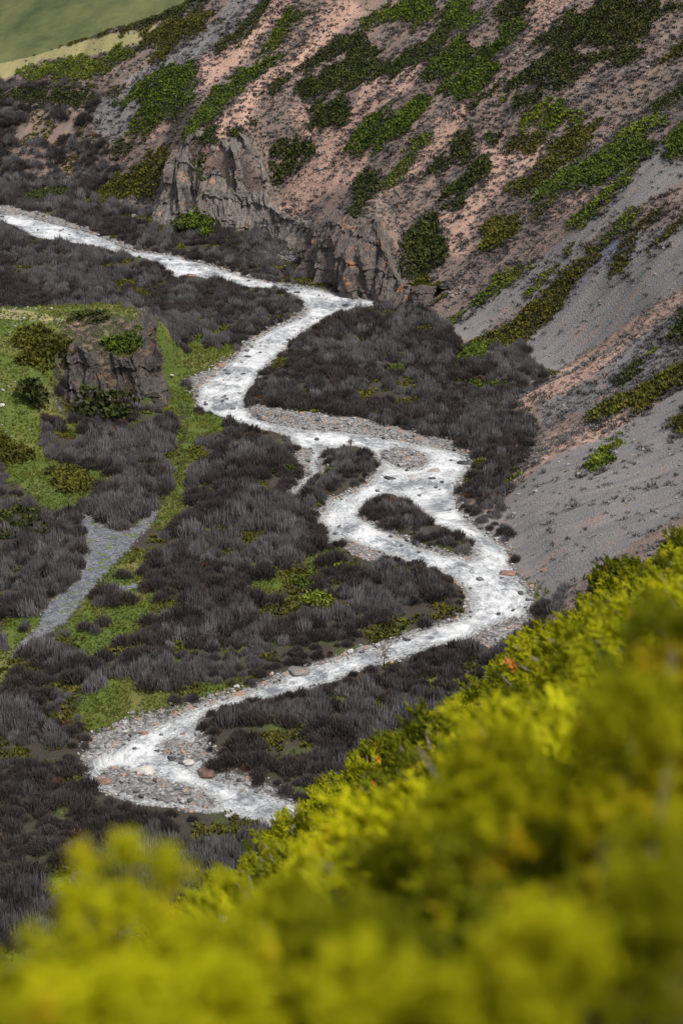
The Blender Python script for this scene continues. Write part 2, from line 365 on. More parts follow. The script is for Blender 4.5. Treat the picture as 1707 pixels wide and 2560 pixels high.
M_fuzzy = foliage('willow_twigs', (.030, .026, .025), (.085, .070, .066), trans=0, w=.12)
M_rust = foliage('rusty_twigs', (.085, .045, .032), (.13, .075, .045), trans=0)
M_sage = foliage('sage_leaves', (.075, .078, .075), (.20, .19, .185), trans=.1, useobj=False)
M_jun = [foliage('juniper_green', (.024, .044, .008), (.13, .17, .020), trans=.15, useobj=False),
         foliage('juniper_dark', (.018, .028, .009), (.080, .092, .022), trans=.1, useobj=False),
         foliage('juniper_olive', (.030, .034, .008), (.145, .135, .020), trans=.15, useobj=False),
         foliage('juniper_bright', (.045, .075, .010), (.20, .24, .025), trans=.2, useobj=False)]
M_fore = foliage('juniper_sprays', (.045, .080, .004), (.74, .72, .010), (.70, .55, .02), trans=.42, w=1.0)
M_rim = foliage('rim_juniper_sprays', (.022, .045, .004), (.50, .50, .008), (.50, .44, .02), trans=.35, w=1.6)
g = N('juniper_wood'); n = g.noise(g.pos(), 6, 4, .6); g.base(g.mix(n, (.10, .075, .06), (.30, .25, .22))); M_wood = g.m
g = N('dead_juniper'); g.base((.55, .20, .03)); M_dead = g.m
def rockmat(name, c1, c2, c3, lich=None, vert=False, sc_=1.0):
    g = N(name); P = g.pos() if vert else g.n('TexCoord').outputs['Object']
    v = g.n('Mapping', {'Vector': P, 'Scale': (1, 1, .22) if vert else (1, 1, 1)}).outputs[0]
    a1 = g.noise(v, .9 * sc_, 6, .7, .4); a2 = g.noise(v, 3.5 * sc_, 5, .7)
    c = g.mix(g.ramp(a1, .32, .62), c1, c2); c = g.mix(g.ramp(a2, .55, .7), c, c3)
    if lich: c = g.mix(g.ramp(g.noise(P, (.35 if vert else 1.3) * sc_, 4, .65), .60, .66), c, lich)
    if not vert:
        r = g.n('ObjectInfo').outputs['Random']; c = g.mix(1.0, c, g.mix(r, (.65, .65, .67), (1.15, 1.12, 1.1)), 'MULTIPLY')
    g.base(c, .85); g.bump(g.math('ADD', a1, g.math('MULTIPLY', a2, .6)), 1.0, .35 if vert else .1); return g.m
M_cliff = rockmat('cliff_rock', (.055, .050, .050), (.20, .178, .158), (.33, .28, .24), (.34, .21, .14), True)
M_cliff2 = rockmat('orange_cliff_rock', (.045, .040, .039), (.155, .13, .115), (.28, .23, .20), (.32, .16, .09), True, 1.2)
M_crag = rockmat('crag_rock', (.035, .031, .030), (.105, .092, .084), (.22, .20, .19), (.20, .12, .085), True, 1.4)
M_rock = {'grey': rockmat('grey_stone', (.16, .155, .15), (.34, .33, .32), (.45, .44, .42)),
          'pale': rockmat('pale_stone', (.32, .31, .29), (.52, .50, .47), (.62, .60, .57)),
          'dark': rockmat('dark_stone', (.035, .035, .04), (.085, .085, .09), (.16, .16, .16)),
          'rust': rockmat('rusty_stone', (.12, .085, .075), (.24, .15, .12), (.34, .20, .14), (.42, .17, .09)),
          'lichen': rockmat('lichen_stone', (.12, .115, .11), (.24, .225, .21), (.30, .28, .26), (.50, .17, .04))}

# ------------------------------------------------------------------ ground sheet
def axis(lo, a, b, hi, st, g1=1.06):
    m = list(np.arange(a, b, st)); s = st; v = b
    while v < hi: m.append(v); s *= g1; v += s
    m.append(hi); s = st; v = a - st; L = []
    while v > lo: L.append(v); s *= g1; v -= s
    L.append(lo); return np.array(L[::-1] + m)
gx = axis(-2500, -84, 64, 2500, .6, 1.06); gy = axis(-400, 140, 470, 4000, .6, 1.045); gy = np.concatenate([gy[gy < -12], np.arange(-12, 70, .8), np.arange(70, 139.5, 1.4), gy[gy > 139.5]])
X, Y = np.meshgrid(gx, gy); Xf, Yf = X.ravel(), Y.ravel()
Z, D, ARC, SD = height(Xf, Yf)
px, py = proj(Xf, Yf, Z)
def img(L, soft=10.0, cond=None):
    r = np.full(Xf.shape, -99.0)
    near = (Yf > 150) & (px > -300) & (px < 2000) & (py > -300) & (py < 2700)
    for s in L:
        Pp = T(s); r[near] = np.maximum(r[near], sdf(px[near], py[near], Pp))
    return np.clip(.5 + r / (2 * soft), 0, 1)
onwall = np.where((Yf < 345) & (Xf > 12), ss(-4, -1, D), ss(1.5, 5, D)) * (Z < 150)
gray = img(["A 400 520 560 380 700 290 870 200 980 100 1060 0 1100 -100 1400 -100 1300 0 1200 20 1080 130 990 240 880 280 700 370 560 450 680 450 580 600 480 680",
            "D 480 350 620 220 780 120 900 20 B 930 1174 1060 1070 1190 980 1360 760 1500 610 1510 640 1480 730 1568 740 1700 640 1700 800 1568 830 1400 920 1200 1050 1100 1130 D 1120 0 1000 100 860 210 700 320 620 380 560 390",
            "D 840 400 1040 190 1180 0 B 1250 1100 1568 1020 1800 950 D 1800 60 1568 140 1400 240 1200 390 1000 520 880 570",
            "D 700 1174 860 1010 1000 900 1180 840 1440 690 1568 600 1800 500 1800 1300 D 1568 1174 F 1568 0 1300 170 1100 310 1000 420 940 480 870 340 770 170 650 60 600 0",
            "D 980 540 1240 420 1400 330 1568 250 1568 500 1300 620 1160 720 1000 720 930 800 900 700"]) * onwall
pink = img(["A 900 270 980 240 1100 200 1200 60 1250 0 1340 0 1300 60 1190 160 1130 280 900 430 890 380",
            "A 660 640 760 560 780 570 700 640", "A 930 690 1000 560 1130 420 1200 340 1350 250 1420 150 1568 60 1568 140 1450 240 1340 330 1200 450 1150 540 1050 620 980 720 950 840",
            "A 1340 830 1430 720 1430 640 1350 560 1330 500 1440 470 1440 520 1568 600 B 60 640 140 760 60 850 A 1568 850 1440 930 1340 1010 1300 1050 1290 960",
            "B 700 380 860 130 880 20 960 -50 1080 -50 980 100 860 210 800 290 720 370 600 470 560 560 500 640 430 700 330 800 200 900 140 970 180 880 300 740 400 640 430 580 420 560 600 440",
            "B 100 370 300 300 390 290 330 390 200 480 80 560 0 640 A 1450 760 1480 700 B 60 480", "B 0 130 100 60 60 0 A 1500 0 1400 120 B 0 140",
            "B 620 640 760 700 950 620 900 760 780 820 700 900 620 980 590 1100 560 1174 480 1174 490 1060 440 1000 600 880 690 790",
            "B 960 960 1100 860 1130 900 1060 960 980 1000",
            "D 730 700 900 590 1000 530 1180 420 1300 320 1440 230 1568 150 1700 60 1700 140 1568 220 1450 310 1330 400 1200 520 1080 600 960 650 860 690 790 720",
            "D 1100 790 1240 700 1450 640 1420 680 1300 770 1180 840 1000 900 860 990 D 780 1060 900 920",
            "D 860 920 950 830 1160 720 1100 790 980 860 870 930"], 14) * ss(.5, 2, D)
pale = img(["A -200 330 0 290 60 280 250 215 450 170 600 140 720 110 700 150 650 170 640 200 560 215 450 250 330 270 200 270 100 330 0 365 -200 420",
            "C 0 240 80 245 200 262 320 300 220 300 60 285 0 290"], 7) * (Yf < 482)
blue = img(["B 1190 1140 1300 1050 1430 970 1450 980 1380 1080 1250 1174 D 1150 60 1020 230 1000 220 1090 90"], 14)
grass = np.where(Yf > 100, np.clip(.5 + sd_many(Xf, Yf, GRASS) / 1.6, 0, 1), 0)
kn = ss(.8, 2.0, knoll(Xf, Yf)) * (Yf > 250) * (Yf < 325) * (Xf < -28)
grass = np.maximum(grass, kn * (1 - .75 * ss(-47, -41, Xf) * (1 - ss(298, 303, Yf))))
far = ss(480, 505, Yf) * (D < 0) + ss(520, 560, Yf) * (Z < 12)
grass = np.maximum(grass, np.clip(far, 0, 1))
gravel = np.clip(.5 + sd_many(Xf, Yf, GRAVEL) / 1.6, 0, 1); gravel = np.maximum(gravel, ss(-.9, -.1, SD))
track = np.clip(.5 + sd_many(Xf, Yf, TRACK) / 1.6, 0, 1)
rut = sd_many(Xf, Yf, [W('C 812 650 830 650 838 800 832 960 815 1120 790 1174 778 1174 800 1080 812 960 815 800'), W('C 850 650 866 650 868 800 858 960 842 1120 822 1174 808 1174 830 1080 842 960 846 800')])
grass = grass * (1 - .75 * np.clip(.5 + rut / .5, 0, 1))
ny, nx = X.shape; I = np.arange(nx * ny).reshape(ny, nx)
Fq = np.stack([I[:-1, :-1], I[:-1, 1:], I[1:, 1:], I[1:, :-1]], -1).reshape(-1, 4)
wallw = np.maximum(ss(.5, 3, D) * 1.0, ((Yf < 110) & (Z > 3)).astype(float)); wallw = np.maximum(wallw, kn * .42); wallw = np.maximum(wallw, ss(-4.5, -1, D) * (Yf > 205) * (Yf < 345) * (Xf > 12))
me = mesh('terrain', np.stack([Xf, Yf, Z], 1), Fq, M_ground, True,
          {'mA': np.stack([gray, pink, grass, wallw], 1), 'mB': np.stack([gravel, pale, track, blue], 1), 'flow': np.stack([ARC, D, Z * 0], 1)})
tag(link(bpy.data.objects.new('terrain', me)), 'valley floor and steep scree hillside', kind='structure')

# ------------------------------------------------------------------ river
CL = chaikin(unproj(T("A -500 920 0 1000 250 1065 C 700 10 900 60 1150 120 1400 165 D 40 215 C 1460 270 1330 350 1230 430 1130 520 1010 620 1000 690 1100 745 1300 800 1500 840 "
                      "D 200 870 480 920 520 970 420 1060 200 1070 0 1140 F 0 50 200 170 450 240 620 330 730 420 620 510 400 580 150 650 0 690 E 1450 740 1200 840 900 940 700 1040 560 1120 600 1174 G 850 40 1000 100 1150 160 1300 230 1500 400")), 2)
rx = np.arange(-180, 34, .38); ry = np.arange(145, 470, .42)
RX, RY = np.meshgrid(rx, ry); rs = np.full(RX.shape, -99.0); rs = sdf(RX.ravel(), RY.ravel(), RIVER)
rs = np.maximum(rs, sdf(RX.ravel(), RY.ravel(), RIVULET)).reshape(RX.shape)
keep = rs > -1.8
kc = keep[:-1, :-1] & keep[1:, :-1] & keep[:-1, 1:] & keep[1:, 1:]
I = np.arange(RX.size).reshape(RX.shape)
Q = np.stack([I[:-1, :-1], I[:-1, 1:], I[1:, 1:], I[1:, :-1]], -1)[kc]
u = np.unique(Q); mp = np.zeros(RX.size, np.int64); mp[u] = np.arange(len(u)); Q = mp[Q]
xs, ys = RX.ravel()[u], RY.ravel()[u]
dc, ac = pdist(xs, ys, CL, False)
zz = .0 + .10 * fbm(ac * .8, dc * 1.3, s=61) + .09 * fbm(xs / .8, ys / .8, s=62) + .08 * fbm(xs / 4, ys / 4, s=63)
zz = np.where(rs.ravel()[u] < .3, np.minimum(zz, .07), zz)
sh = height(xs, ys)[3]
me = mesh('river', np.stack([xs, ys, zz], 1), Q, M_water, True, {'flow': np.stack([ac, dc, zz], 1), 'shore': ss(0, 1.6, sh)})
tag(link(bpy.data.objects.new('river', me)), 'white foaming river winding down the valley', kind='structure')

# ------------------------------------------------------------------ rock outcrops
def cliff(name, curve, H, mat, label, seed, lean=.42, back=4.0, rough=1.0, base=1.0):
    C = chaikin(curve, 3); seg = np.hypot(*np.diff(C, axis=0).T); L = np.concatenate([[0], np.cumsum(seg)])
    us = np.arange(0, L[-1], .2); cx, cy = np.interp(us, L, C[:, 0]), np.interp(us, L, C[:, 1])
    tx, ty = np.gradient(cx), np.gradient(cy); k = np.hypot(tx, ty); nx_, ny_ = ty / k, -tx / k   # right of the curve = outwards
    nv = 84; vv = np.linspace(0, 1, nv); t1 = np.clip(vv / .78, 0, 1); tt = np.clip((vv - .78) / .22, 0, 1)[:, None]
    
    thi = hgt(cx - nx_ * 6.5 * (lean / .42), cy - ny_ * 6.5 * (lean / .42)); Hu = np.maximum(thi, .5) * (1.04 + .14 * fbm(us / 3.5, us * 0, s=seed) + .08 * vn(us / 1.1, us * 0, s=seed + 3)) + .4
    endf = ss(0, .10, us / L[-1]) * (1 - ss(.90, 1, us / L[-1]))
    U, T1 = np.meshgrid(us, t1); zz = -1.0 + T1 * (Hu[None] + 1.0)
    O = base - lean * np.maximum(zz, 0) * 1.0 - tt * back
    wx_ = U + 1.5 * fbm(U / 4, zz / 5, s=seed + 20); wz_ = zz + .10 * U + 1.2 * fbm(U / 3, zz / 3, s=seed + 21)
    sk = wx_ + .22 * zz; q4 = lambda a_: np.floor(5 * a_) / 5 + .06 * a_
    blk = fbm(wx_ / 5.5, wz_ / 7, s=seed + 9, o=2); rib = np.abs(fbm(sk / 1.3, zz / 7.5, s=seed + 5, o=3)); fine = fbm(U / .45, zz / 1.3, s=seed + 11, o=3)
    O = O + rough * (2.2 * blk + 1.3 * q4(vn(sk / 2.6, zz / 8.0, s=seed + 30)) + .9 * q4(vn(sk / 1.05, zz / 4.5, s=seed + 31)) + .9 * (.25 - rib) + .28 * fine - .5 * ((wz_ / 4.2) % 1.0)) * (1 - .85 * tt) * (.35 + .65 * endf[None])
    O = O - 1.8 * (1 - endf[None])
    xx = cx[None] + nx_[None] * O; yy = cy[None] + ny_[None] * O
    th = hgt(xx.ravel(), yy.ravel()).reshape(xx.shape)
    zt = zz + .3 * fine * (zz > 0)
    w1 = np.clip(tt * 1.6, 0, 1); zt = zt * (1 - w1) + (th - .5 * tt + .35 * fine * (1 - tt)) * w1
    nU = len(us); I = np.arange(nU * nv).reshape(nv, nU)
    Q = np.stack([I[:-1, :-1], I[:-1, 1:], I[1:, 1:], I[1:, :-1]], -1).reshape(-1, 4)
    o = bpy.data.objects.new(name, mesh(name, np.stack([xx, yy, zt], -1).reshape(-1, 3), Q, mat, False)); link(o)
    tag(o, label, 'rock outcrop'); return o
cliff('cliff', [(-41, 411), (-37, 406), (-30, 402.5), (-22, 399), (-16, 396), (-12, 390), (-10, 383)], ([0, .12, .3, .5, .7, .85, 1], [2, 8, 13, 14.5, 14, 9, 1]), M_cliff,
      'tall ribbed grey and tan cliff above the river at the upper left', 100, back=7)
cliff('cliff', [(-9, 377), (-7, 368), (-4, 360), (1, 353), (6, 349), (11, 343), (14, 339)], ([0, .15, .35, .6, .8, 1], [1, 6, 10, 11, 7, 1]), M_cliff2,
      'lower dark cliff streaked with orange beside the middle bend of the river', 200, back=6)
cliff('crag', [(-46, 291), (-40, 287.5), (-34, 286.0), (-30, 287), (-28, 290), (-27.6, 296), (-29, 304)], ([0, .15, .4, .7, .9, 1], [1.5, 7, 9.2, 8.6, 5, 1]), M_crag,
      'brown rocky crag on the edge of the grassy knoll at left', 300, lean=.22, back=3, rough=.75, base=.6)

# ------------------------------------------------------------------ small plant pieces
def spike(n, r, h0, h1, spread, rad, width, seed, tip=.35, sides=3, bend=.15):
    """clump of n tapering upright wands"""
    q = np.random.default_rng(seed); Vs, Fs = [], []
    for i in range(n):
        a_ = q.uniform(0, 6.28); rr = r * math.sqrt(q.uniform()); bx, by = rr * math.cos(a_), rr * math.sin(a_)
        h = q.uniform(h0, h1); lx, ly = spread * bx + q.normal(0, bend), spread * by + q.normal(0, bend); wd = width * q.uniform(.7, 1.3)
        b = len(Vs)
        for k in range(sides):
            t = 6.28 * k / sides + i; Vs.append((bx + lx * .4 * 1 + wd * math.cos(t), by + ly * .4 + wd * math.sin(t), h * rad))
        Vs.append((bx + lx, by + ly, h)); Vs.append((bx, by, -.15))
        for k in range(sides): Fs.append((b + k, b + (k + 1) % sides, b + sides)); Fs.append((b + (k + 1) % sides, b + k, b + sides + 1))
    return np.array(Vs, float), np.array(Fs)
def tuft(n, seed, up=.5, wd=.16):
    """leafy tuft: n shards pointing up and out"""
    q = np.random.default_rng(seed); Vs, Fs = [], []
    for i in range(n):
        a_ = q.uniform(0, 6.28); e = q.uniform(up - .45, up + .75); d = np.array([math.cos(a_) * math.cos(e), math.sin(a_) * math.cos(e), math.sin(e)])
        s = np.cross(d, q.normal(size=3)); s /= np.linalg.norm(s); c = q.normal(0, .16, 3); c[2] = abs(c[2]) * .6; L = q.uniform(.35, .6); b = len(Vs)
        Vs += [tuple(c + s * wd + d * L * .4), tuple(c - s * wd + d * L * .4), tuple(c + d * L), tuple(c)]
        Fs += [(b, b + 2, b + 1), (b + 3, b, b + 1)]
    return np.array(Vs), np.array(Fs)

def dome(n, r, h0, h1, out, wd, seed, sides=3, jit=.10, stem=.5):
    """rounded leafless shrub: wands rise from the whole foot, tallest in the middle"""
    q = np.random.default_rng(seed); Vs, Fs = [], []
    for i in range(n):
        a_ = q.uniform(0, 6.28); rr = r * math.sqrt(q.uniform()); bx, by = rr * math.cos(a_) * .75, rr * math.sin(a_) * .75
        h = (h0 + (h1 - h0) * (1 - (rr / r) ** 2)) * q.uniform(.72, 1.12); tx, ty = bx * (1 + out) + q.normal(0, jit), by * (1 + out) + q.normal(0, jit); w_ = wd * q.uniform(.6, 1.4); b = len(Vs)
        mx, my = bx + (tx - bx) * stem, by + (ty - by) * stem
        for k in range(sides):
            t = 6.28 * k / sides + i; Vs.append((mx + w_ * math.cos(t), my + w_ * math.sin(t), h * stem))
        Vs.append((tx, ty, h)); Vs.append((bx, by, -.15))
        for k in range(sides): Fs.append((b + k, b + (k + 1) % sides, b + sides)); Fs.append((b + (k + 1) % sides, b + k, b + sides + 1))
    return np.array(Vs, float), np.array(Fs)

# willow clumps: prototypes are shrubs that stand in the scene themselves
def clump_mesh(name, tv, mat): return mesh(name, tv[0], tv[1], mat)
WP = [clump_mesh('willow_shrub', dome(120, 1.35, .65, 2.05, .26, .052, 10 + k, jit=.13), M_willow) for k in range(4)]
WF = [clump_mesh('twiggy_shrub', dome(210, 1.4, .45, 1.65, .45, .045, 30 + k, jit=.22, stem=.6), M_fuzzy) for k in range(3)]
WR = [clump_mesh('rusty_shrub', dome(130, 1.0, .35, 1.1, .5, .045, 50 + k, jit=.2, stem=.6), M_rust) for k in range(2)]

def gn_scatter(name, protos, pos, rot, scl, idx, label):
    me = mesh(name, pos, [np.zeros((0, 3), int)] if False else [], None) if False else bpy.data.meshes.new(name)
    me.vertices.add(len(pos)); me.vertices.foreach_set('co', pos.astype(np.float32).ravel())
    for k, v, t in (('rot', rot, 'FLOAT_VECTOR'), ('scl', scl, 'FLOAT_VECTOR')):
        a = me.attributes.new(k, t, 'POINT'); a.data.foreach_set('vector', v.astype(np.float32).ravel())
    a = me.attributes.new('idx', 'INT', 'POINT'); a.data.foreach_set('value', idx.astype(np.int32))
    o = link(bpy.data.objects.new(name, me)); tag(o, label, kind='stuff')
    ng = bpy.data.node_groups.new(name, 'GeometryNodeTree'); ng.interface.new_socket('Geometry', in_out='INPUT', socket_type='NodeSocketGeometry'); ng.interface.new_socket('Geometry', in_out='OUTPUT', socket_type='NodeSocketGeometry')
    gi = ng.nodes.new('NodeGroupInput'); go = ng.nodes.new('NodeGroupOutput'); ip = ng.nodes.new('GeometryNodeInstanceOnPoints'); jn = ng.nodes.new('GeometryNodeJoinGeometry')
    for p in protos[::-1]:
        oi = ng.nodes.new('GeometryNodeObjectInfo'); oi.inputs['Object'].default_value = p; oi.inputs['As Instance'].default_value = True
        ng.links.new(oi.outputs['Geometry'], jn.inputs[0])
    def at(nm, typ):
        n = ng.nodes.new('GeometryNodeInputNamedAttribute'); n.data_type = typ; n.inputs['Name'].default_value = nm; return n.outputs[0]
    ng.links.new(gi.outputs[0], ip.inputs['Points']); ng.links.new(jn.outputs[0], ip.inputs['Instance']); ip.inputs['Pick Instance'].default_value = True
    ng.links.new(at('idx', 'INT'), ip.inputs['Instance Index']); ng.links.new(at('rot', 'FLOAT_VECTOR'), ip.inputs['Rotation']); ng.links.new(at('scl', 'FLOAT_VECTOR'), ip.inputs['Scale'])
    ng.links.new(ip.outputs[0], go.inputs[0])
    md = o.modifiers.new('scatter', 'NODES'); md.node_group = ng
    return o

